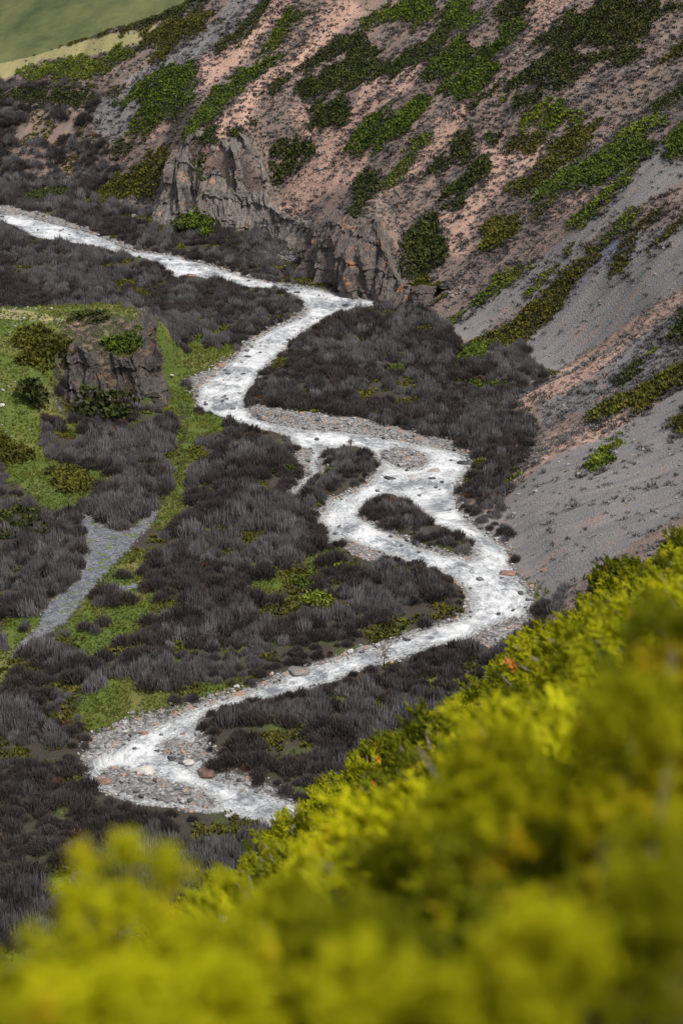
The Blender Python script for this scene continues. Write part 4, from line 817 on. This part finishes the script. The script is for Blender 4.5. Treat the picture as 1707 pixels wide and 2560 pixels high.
def stone(seed, flat=.6, sub=2):
    import bmesh
    bm = bmesh.new(); bmesh.ops.create_icosphere(bm, subdivisions=sub, radius=1)
    V = np.array([v.co[:] for v in bm.verts]); F = np.array([[v.index for v in f.verts] for f in bm.faces]); bm.free()
    q = np.random.default_rng(seed)
    for _ in range(14):     # flatten with random cutting planes: angular faces
        nrm = q.normal(size=3); nrm /= np.linalg.norm(nrm); c = q.uniform(.45, .85); d = V @ nrm; V = V - np.where(d > c, d - c, 0)[:, None] * nrm
    V = V + .10 * np.stack([fbm(V[:, 0] * 2 + seed, V[:, 1] * 2, V[:, 2] * 2, 3, seed + i) for i in range(3)], 1)
    V *= np.array([q.uniform(.9, 1.2), q.uniform(.7, .95), flat]); return V, F
ST = [stone(500 + k, .6, 1) for k in range(5)]
g = N('loose_stones'); r = g.attr('tint').outputs['Fac']; c = g.mix(r, (.07, .07, .075), (.37, .36, .35)); c = g.mix(g.ramp(g.math('FRACT', g.math('MULTIPLY', r, 37.0)),   .94, .95), c, (.33, .21, .15)); g.base(c, .85); M_stones = g.m
def stones_on(name, label, x, y, z, size, tint):
    me = scatter(name, ST, np.stack([x, y, z + size * .12], 1), rng.uniform(0, 6.28, len(x)), size, M_stones, tint)
    tag(link(bpy.data.objects.new(name, me)), label, kind='stuff')
ax_, ay_ = jgrid(-90, 36, 150, 440, .42); az_, _, _, asd = height(ax_, ay_); m = inframe(ax_, ay_, az_, 40)
ax_, ay_, az_, asd = ax_[m], ay_[m], az_[m], asd[m]
gm = (sd_many(ax_, ay_, GRAVEL) > -.6) | ((asd > -.8) & (asd < .5)); tm = sd_many(ax_, ay_, TRACK) > -.3
k = (gm & (asd < .7) & (rng.uniform(size=len(ax_)) < .62))
sz_ = rng.lognormal(-1.75, .5, k.sum()); stones_on('river_gravel', 'grey cobbles and gravel along the river banks and bars', ax_[k], ay_[k], az_[k], np.clip(sz_, .07, .55), rng.uniform(0, 1, k.sum()))
k = tm & (rng.uniform(size=len(ax_)) < .7) & (fbm(ax_ / 2, ay_ / 2, s=111) > -.25)
stones_on('track_gravel', 'blue grey stones of the gravel track at left', ax_[k], ay_[k], az_[k], rng.uniform(.07, .2, k.sum()), rng.uniform(.1, .75, k.sum()))
qx, qy = jgrid(-70, 100, 205, 478, .75); qz, qd, qa, qs = height(qx, qy); m = inframe(qx, qy, qz, 40) & (qd > 1) & (qs < -2) & (rng.uniform(size=len(qx)) < .30)
stones_on('scree_stones', 'loose stones lying on the scree slopes', qx[m], qy[m], qz[m], np.clip(rng.lognormal(-2.0, .5, m.sum()), .06, .6), rng.uniform(.1, .7, m.sum()))
qx, qy = jgrid(-75, -42, 262, 306, .5); qz = hgt(qx, qy); m = inframe(qx, qy, qz, 40) & (knoll(qx, qy) > 1.5) & (rng.uniform(size=len(qx)) < .16 + .5 * (fbm(qx / 4, qy / 4, s=120) > .1))
m &= rng.uniform(size=len(qx)) < .5
stones_on('knoll_stones', 'pale scattered stones on the grassy knoll', qx[m], qy[m], qz[m], np.clip(rng.lognormal(-1.9, .5, m.sum()), .08, .5), rng.uniform(.5, 1, m.sum()))

k = (asd > .15) & (asd < 4) & (rng.uniform(size=len(ax_)) < .006 + .05 * (fbm(ax_ / 4, ay_ / 4, s=118) > .22) / (1 + .4 * np.maximum(asd, 0)))
stones_on('river_stones', 'dark wet stones breaking the surface of the river', ax_[k], ay_[k], az_[k] * 0 + .02, np.clip(rng.lognormal(-1.45, .6, k.sum()), .1, .8), rng.uniform(0, .25, k.sum()))

# talus below the cliffs
qx, qy = jgrid(-44, 24, 335, 412, .6); qz, qd, _, qs = height(qx, qy)
QX, QY = proj(qx, qy, qz); m = np.zeros(len(qx), bool)
for s in ("A 560 1000 640 940 760 890 740 960 640 1020", "A 1180 1174 1240 1080 1330 1000 1420 1000 B 0 1100 60 1174 C 1500 40 1300 60 1180 40", "B 900 1174 820 1120 920 1030 1000 1000 1020 1080 D 880 0 760 60 640 140 480 200 460 120 560 60"):
    m |= inside(QX, QY, T(s))
m &= (qs < -.5)
stones_on('talus_stones', 'dark broken talus stones below the cliffs', qx[m], qy[m], qz[m], np.clip(rng.lognormal(-1.2, .45, m.sum()), .12, .9), rng.uniform(0, .45, m.sum()))

# ------------------------------------------------------------------ boulders, each a thing
BP = [mesh('boulder', *stone(600 + k, .55, 3)) for k in range(6)]
BM = {}
BOULD = [ # tile, x0, x1, y(base), material, label
 ('E', 1288, 1430, 742, 'lichen', 'largest flat boulder with orange lichen at the left bank, lower reach'),
 ('G', 905, 1010, 40, 'rust', 'big red-brown boulder by the right bank at the lowest bend'),
 ('G', 610, 722, 30, 'pale', 'wide pale boulder between gravel and water at the lowest bend'),
 ('E', 628, 682, 1030, 'rust', 'tan boulder topped pale at the water edge of the lowest bend'),
 ('E', 703, 752, 1085, 'grey', 'brownish grey boulder in the water left of the grey slab'),
 ('E', 790, 858, 1072, 'grey', 'grey slab boulder at the tip of the stony island, lowest bend'),
 ('E', 760, 815, 1150, 'dark', 'near-black boulder in the middle of the stony island'),
 ('E', 838, 898, 1162, 'pale', 'white rounded boulder right of the near-black one'),
 ('E', 700, 738, 1112, 'dark', 'small black boulder in foam left of the near-black one'),
 ('E', 925, 955, 1148, 'grey', 'small blue grey boulder right of the white rounded one'),
 ('E', 820, 850, 1030, 'rust', 'small brown boulder above the grey slab'),
 ('G', 796, 820, 75, 'dark', 'small dark round stone on the gravel bar edge'),
 ('G', 1118, 1162, 88, 'grey', 'grey boulder half in water below the right bank'),
 ('G', 1082, 1115, 62, 'dark', 'dark boulder just above the grey one at the right bank'),
 ('G', 455, 520, 75, 'rust', 'orange brown boulder at the left end of the lowest gravel bar'),
 ('G', 810, 858, 160, 'pale', 'pale boulder at the lower edge of the lowest gravel bar'),
 ('F', 708, 800, 298, 'rust', 'dark red boulder at the right bank of the wide bend'),
 ('F', 705, 738, 474, 'dark', 'dark stone alone in the water of the wide bend'),
 ('F', 270, 325, 594, 'dark', 'dark boulder at the left bank below the bend willows'),
 ('F', 318, 350, 575, 'grey', 'grey boulder just upstream of the dark bank boulder'),
 ('F', 25, 60, 648, 'pale', 'pale stone at the left bank of the lower reach'),
 ('F', 320, 366, 152, 'dark', 'dark stone at the near shore of the willow island'),
 ('F', 620, 652, 166, 'grey', 'grey stone at the tip of the willow island'),
 ('F', 775, 800, 455, 'dark', 'small dark stone near the right bank of the wide bend'),
 ('D', 188, 255, 1030, 'dark', 'black boulder at the end of the gravel island'),
 ('D', 298, 368, 1028, 'pale', 'long pale boulder in the fork of the river'),
 ('D', 392, 462, 1002, 'grey', 'grey boulder in the fork of the river behind the pale one'),
 ('D', 522, 590, 965, 'dark', 'dark flat boulder at the right bank beside the thicket'),
 ('D', 392, 434, 1032, 'dark', 'bluish dark boulder right of the long pale one'),
 ('D', 444, 478, 1048, 'dark', 'small dark boulder right of the bluish one'),
 ('D', 500, 530, 1045, 'grey', 'grey boulder close to the right bank of the fork'),
 ('D', 352, 384, 1075, 'grey', 'stone in the shallow right channel'),
 ('D', 0, 38, 236, 'dark', 'dark boulder in the far river bend near the cliff'),
 ('C', 1118, 1176, 418, 'grey', 'smooth grey boulder at the left bank of the upper reach'),
 ('C', 1282, 1342, 414, 'grey', 'flat grey boulder at the right side of the upper reach'),
 ('C', 1168, 1212, 537, 'grey', 'grey boulder at the right bank by the thicket corner'),
 ('C', 1085, 1118, 636, 'grey', 'light boulder in foam before the gravel bar'),
 ('C', 1030, 1066, 546, 'dark', 'black stone in the middle of the upper reach'),
 ('C', 1105, 1132, 547, 'dark', 'small black stone right of the middle one'),
 ('C', 980, 1028, 514, 'rust', 'salmon boulder on the left gravel bank'),
 ('C', 945, 992, 558, 'grey', 'grey flat boulder on the left gravel bank at the water'),
 ('C', 1175, 1215, 760, 'dark', 'dark stone at the left end of the long gravel bar'),
 ('C', 852, 905, 96, 'rust', 'orange boulder at the left bank of the far reach'),
 ('C', 900, 942, 70, 'grey', 'grey boulder in the water of the far reach'),
 ('C', 1065, 1112, 94, 'grey', 'flat grey boulder at the far bank of the far reach'),
 ('C', 1222, 1262, 120, 'dark', 'dark boulder at the far bank upstream of the cliff'),
 ('C', 888, 912, 652, 'dark', 'dark boulder at the left shore beside the green track'),
 ('C', 1096, 1132, 444, 'grey', 'grey boulder below the smooth grey one'),
 ('C', 1120, 1158, 468, 'dark', 'third boulder down the left bank of the upper reach'),
 ('C', 325, 372, 322, 'rust', 'reddish boulder on the rim of the grassy knoll'),
 ('C', -10, 28, 695, 'pale', 'white boulder at the left edge on the knoll grass'),
 ('C', 115, 142, 428, 'pale', 'pale stone between the two round junipers'),
 ('C', 100, 122, 535, 'rust', 'reddish stone below the big round juniper'),
 ('C', 350, 382, 460, 'rust', 'reddish block on top of the brown crag'),
 ('C', 770, 800, 575, 'pale', 'pale slab on the turf right of the crag'),
 ('C', 775, 802, 348, 'pale', 'pale stone in the clearing behind the crag'),
 ('A', 60, 110, 1003, 'grey', 'grey flat boulder at the far left bank of the river'),
 ('A', -10, 20, 1000, 'dark', 'dark boulder cut by the left edge of the far river'),
 ('A', 1455, 1490, 792, 'grey', 'round grey boulder alone on the pink slope'),
 ('A', 875, 905, 640, 'rust', 'orange block above the left end of the tall cliff'),
 ('D', 1060, 1088, 690, 'rust', 'orange block on the lower right slope'),
 ('D', 1360, 1385, 860, 'rust', 'orange block above the isolated juniper'),
 ('F', 918, 950, 275, 'rust', 'reddish block on the scree right of the wide bend')]
def ray_ground(PX, PY):
    dx = (PX / 2.503 - 341) / FPX; dy = (512 - PY / 2.5) / FPX; Dv = np.array([dx, CP + dy * SP, -SP + dy * CP])
    ts = np.arange(150, 640, .5); p = Dv[None] * ts[:, None]; zz = p[:, 2] + CAMZ; gz = hgt(p[:, 0], p[:, 1]); gz = np.maximum(gz, -.02)
    k = np.argmax(zz < gz); return np.array([p[k, 0], p[k, 1], gz[k]]), ts[k]
for i, (tl, x0, x1, yb, mt, lb) in enumerate(BOULD):
    o_ = TIL[tl]; cx_ = o_[0] + (x0 + x1) / 2 / 1.836; wpx = (x1 - x0) / 1.836; cy_ = o_[1] + yb / 1.836 - wpx * .10
    p, t = ray_ground(cx_, cy_); half = wpx / 2.5 * t / FPX / 2
    key = (i % 6, mt)
    if key not in BM: m_ = BP[i % 6].copy(); m_.materials.append(M_rock[mt]); BM[key] = m_
    o = link(bpy.data.objects.new('boulder', BM[key])); f_ = .55 if i == 0 else .8
    o.location = (p[0], p[1], p[2] + half * .02); o.rotation_euler = (0, 0, random.uniform(-.25, .25)); o.scale = (half * 1.05, half * 1.0, half * f_ * 1.15)
    tag(o, lb, 'boulder', 'boulders')

# bare little tree at the lower reach, in front of the water
def bare_tree(base, h, seed):
    q = random.Random(seed); Vs, Fs = [], []
    def seg(a, b, r0, r1):
        a, b = np.array(a), np.array(b); d = b - a; d = d / np.linalg.norm(d); s = np.cross(d, [.3, .9, .1]); s /= np.linalg.norm(s); t = np.cross(d, s); k = len(Vs)
        for c, r in ((a, r0), (b, r1)):
            for j in range(4): Vs.append(c + r * (math.cos(j * 1.57) * s + math.sin(j * 1.57) * t))
        for j in range(4): Fs.append((k + j, k + (j + 1) % 4, k + 4 + (j + 1) % 4, k + 4 + j))
    def grow(p, d, L, r, lev):
        e = p + d * L; seg(p, e, r, r * .65)
        if lev == 0: return
        for _ in range(4):
            nd = d + np.array([q.gauss(0, .42), q.gauss(0, .42), q.gauss(0.1, .25)]); nd /= np.linalg.norm(nd); grow(e, nd, L * q.uniform(.6, .8), r * .6, lev - 1)
    for _ in range(4):
        d = np.array([q.gauss(0, .3), q.gauss(0, .3), 1.0]); d /= np.linalg.norm(d); grow(np.zeros(3), d, h * .34, .05, 3)
    g = mesh('bare_tree', np.array(Vs), np.array(Fs), M_wood); o = link(bpy.data.objects.new('bare_tree', g)); o.location = base; return o
p, _ = ray_ground(853 + 195 / 1.836, 1280 + 705 / 1.836)
tag(bare_tree(p, 2.6, 4), 'leafless small tree in front of the white water of the lower reach', 'tree')
p, _ = ray_ground(853 + 45 / 1.836, 640 + 888 / 1.836)
tag(bare_tree(p, 1.8, 9), 'leafless round bush at the head of the small island', 'tree')

# ------------------------------------------------------------------ foreground junipers
def spray(q, L):
    """one upturned juniper spray: axis with side twigs, each a thin tapering cone"""
    Vs, Fs = [], []
    def cone(a, b, r):
        d = b - a; d = d / (np.linalg.norm(d) + 1e-9); s = np.cross(d, [.31, .17, .93]); s /= np.linalg.norm(s) + 1e-9; t = np.cross(d, s); k = len(Vs); m_ = a + (b - a) * .45
        for j in range(3): Vs.append(m_ + r * (math.cos(j * 2.094) * s + math.sin(j * 2.094) * t))
        Vs.append(b); Vs.append(a)
        for j in range(3): Fs.append((k + j, k + (j + 1) % 3, k + 3)); Fs.append((k + (j + 1) % 3, k + j, k + 4))
    for i in range(16):
        f = i / 16; a = np.array([0.10 * f * L, 0, f * L * .8]); an = q.uniform(0, 6.28); w_ = (.45 - .28 * f) * L
        b = a + np.array([math.cos(an) * w_, math.sin(an) * w_, w_ * q.uniform(.5, 1.1)]); cone(a, b, .055 * L)
        for _ in range(2):
            c_ = a + (b - a) * q.uniform(.35, .8); e = c_ + np.array([q.normal(0, .09), q.normal(0, .09), q.uniform(.08, .2)]) * L * 1.1; cone(c_, e, .045 * L)
    return np.array(Vs), np.array(Fs)
def juniper_bush(seed, r, h, ns, tall=False):
    q = np.random.default_rng(seed); sp = [spray(q, 1.0) for _ in range(5)]
    Vs, Fs, off = [], [], 0; BV, BF, DV, DF = [], [], [], []
    lobes = [(q.uniform(-.62, .62) * r, q.uniform(-.62, .62) * r, q.uniform(.26, .44) * r, q.uniform(.4, 1.15) * h) for _ in range(8)]
    if tall:     # rounded clumps carried one above the other on a leaning stem
        zs = np.linspace(.25, 1, 15); balls = [(q.normal(0, .22) * (1.25 - z_) + .12 * z_, q.normal(0, .22) * (1.25 - z_), z_ * h - .1, q.uniform(.13, .22) * (1.35 - .5 * z_)) for z_ in zs]
    for i in range(ns):
        lx, ly, lr, lh = lobes[q.integers(0, 8)]; a_ = q.uniform(0, 6.28); rr = math.sqrt(q.uniform()); c = math.sqrt(max(0, 1 - rr * rr))
        p = np.array([lx + lr * rr * math.cos(a_), ly + lr * rr * math.sin(a_), lh * (.35 + .65 * c) - .15 - .15 * q.uniform()]); 
        L = q.uniform(.16, .30)
        if tall:
            bx_, by_, bz_, br_ = balls[q.integers(0, len(balls))]; dv = q.normal(size=3); dv[2] = abs(dv[2]) * 1.1 - .35; dv /= np.linalg.norm(dv); p = np.array([bx_, by_, bz_]) + dv * br_ * .75; L *= .55
        ax = np.array([rr * math.cos(a_) * .9, rr * math.sin(a_) * .9, .5 + c]) + q.normal(0, .2, 3); ax /= np.linalg.norm(ax)
        if tall: ax = dv + np.array([0, 0, .5]); ax /= np.linalg.norm(ax)
        s = np.cross(ax, q.normal(size=3)); s /= np.linalg.norm(s); t = np.cross(ax, s); Mx = np.stack([s, t, ax], 1)
        sv, sf = sp[q.integers(0, 5)]; v = (sv * L) @ Mx.T + p
        if q.uniform() < .009: DF.append(sf + sum(len(k_) for k_ in DV)); DV.append(v)
        else: Vs.append(v); Fs.append(sf + off); off += len(sv)
    bv, bf = [], []
    for i in range(26):
        lx, ly, lr, lh = lobes[i % 8]
        if tall: lx, ly, lh, lr = balls[i % 15]
        a = np.array([lx * .2, ly * .2, -.2]); b = np.array([lx + q.normal(0, .4) * lr, ly + q.normal(0, .4) * lr, lh * q.uniform(.6, .95)]); mid = (a + b) / 2 + np.array([0, 0, -.1]) + q.normal(0, .06, 3)
        for p0, p1, r0, r1 in ((a, mid, .028, .02), (mid, b, .02, .006)):
            d = (p1 - p0) / np.linalg.norm(p1 - p0); s = np.cross(d, [.2, .9, .3]); s /= np.linalg.norm(s); t = np.cross(d, s); k = len(bv)
            for c, rr in ((p0, r0), (p1, r1)):
                for j in range(5): bv.append(c + rr * (math.cos(j * 1.2566) * s + math.sin(j * 1.2566) * t))
            for j in range(5): bf.append((k + j, k + (j + 1) % 5, k + 5 + (j + 1) % 5, k + 5 + j))
    return (mesh('foliage', np.vstack(Vs), np.vstack(Fs), M_fore), mesh('branches', np.array(bv), np.array(bf), M_wood), mesh('dead_sprays', np.vstack(DV), np.vstack(DF), M_dead) if DV else None)
JB = [juniper_bush(700 + k, 1.25, .75, 300) for k in range(5)]
JT = [juniper_bush(740 + k, 1.0, 1.7, 430, True) for k in range(3)]
JR = []
for a_, b_, c_ in JB:
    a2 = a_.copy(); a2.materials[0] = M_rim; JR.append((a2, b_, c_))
def place_bush(k, x, y, s, yaw, label, group, hs=1.0, sink=0.0, top=None):
    za = hgt([x, x + .8, x - .8, x, x], [y, y, y, y + .8, y - .8]); z = za[0]; nrm = Vector((-(za[1] - za[2]) / 1.6, -(za[3] - za[4]) / 1.6, 1)) * .85 + Vector((0, 0, .15))
    if top: nrm = Vector((0, 0, 1)); z -= .05; s = max((top - z) / 1.72, .35); hs = 1.0
    e = link(bpy.data.objects.new('juniper_bush', None)); e.location = (x, y, z - sink); e.scale = (s, s, s * hs); e.rotation_euler = (nrm.to_track_quat('Z', 'Y') @ Quaternion((0, 0, 1), yaw)).to_euler(); e.empty_display_size = .2
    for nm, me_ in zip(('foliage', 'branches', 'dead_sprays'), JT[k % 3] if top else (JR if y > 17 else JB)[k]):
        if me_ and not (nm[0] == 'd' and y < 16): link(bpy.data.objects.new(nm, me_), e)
    tag(e, label, 'juniper', group); return e
fpts = []; yv = 1.7
while yv < 61:
    step = 1.15 + .022 * yv; xl, xr = -.185 * yv - 1.2, .185 * yv + 1.2
    for xv in np.arange(xl, xr, step * 1.05): fpts.append((xv + random.uniform(-.3, .3) * step, yv + random.uniform(-.3, .3) * step))
    yv += step
fp = np.array(fpts); fz = hgt(fp[:, 0], fp[:, 1]); U, V_ = proj(fp[:, 0], fp[:, 1], fz + .5)
m = (U > -200) & (U < 1900) & (V_ < np.where(fp[:, 1] < 8, 5200, 3000)) & (V_ > 1000); m &= ~((fp[:, 1] < 16) & (U < 330)) & ~((fp[:, 1] < 6) & (U < 500))
fp, U, V_ = fp[m], U[m], V_[m]
print('fore bushes', len(fp))
for i in np.argsort(-fp[:, 1]):
    x, y = fp[i]
    hz = 'at the left' if U[i] < 570 else 'in the middle' if U[i] < 1140 else 'at the right'
    if y > 36: lb, gp = 'yellow-green juniper bush on the fairly sharp far rim of the foreground slope, ' + hz, 'junipers on the foreground rim'
    elif y > 14: lb, gp = 'soft-focus juniper bush on the foreground slope, %s of the picture' % hz, 'junipers on the mid foreground slope'
    else: lb, gp = 'strongly blurred yellow juniper bush close to the camera, %s' % hz, 'blurred nearest junipers'
    place_bush(int(i) % 5, x, y, (.85 + .011 * y) * random.uniform(.62, 1.2), random.uniform(0, 6.28), lb, gp + ' ' + hz, random.uniform(.6, 1.45))

NEAR = [(165, 893, 4.4, .60, 'tall blurred juniper top standing against the valley at lower left'), (225, 935, 4.8, .6, 'blurred juniper right beside the tall one at lower left'),
        (40, 965, 4.2, .26, 'blurred narrow juniper top nearest the left edge'), (85, 1030, 3.6, .34, 'blurred juniper above the bottom left corner'), (120, 975, 4.0, .45, 'blurred low juniper between the left edge and the tall one'),
        (285, 890, 5.6, .62, 'blurred juniper at the lowest visible end of the river'), (390, 845, 6.4, .5, 'blurred juniper below the middle of the rim'), (95, 1050, 3.3, .42, 'blurred juniper on the bottom edge at the left'),
        (500, 735, 6.0, .55, 'blurred juniper rising from the middle of the slope right of centre'), (605, 680, 5.0, .5, 'high blurred juniper near the right edge'), (650, 860, 3.0, .45, 'very blurred juniper at the right edge near the bottom'),
        (560, 930, 2.8, .45, 'very blurred juniper on the bottom edge right of centre'), (400, 950, 3.2, .5, 'very blurred juniper at the bottom centre'), (672, 600, 5.5, .5, 'blurred juniper touching the right edge'), (200, 985, 3.8, .4, 'blurred juniper below the tall one at lower left'), (255, 955, 4.2, .4, 'blurred juniper low in the gap right of the tall one'), (330, 900, 4.2, .4, 'blurred juniper left of the bottom centre'), (150, 1040, 3.2, .4, 'very blurred juniper on the bottom edge left of centre')]
for k, (u, v, t, sz, lb) in enumerate(NEAR):
    dx = (u - 341) / FPX; dy = (512 - v) / FPX; d_ = np.array([dx, CP + dy * SP, -SP + dy * CP]) * t
    place_bush(k, d_[0], d_[1], sz, k * 1.7, lb, 'blurred nearest junipers', top=CAMZ + d_[2])
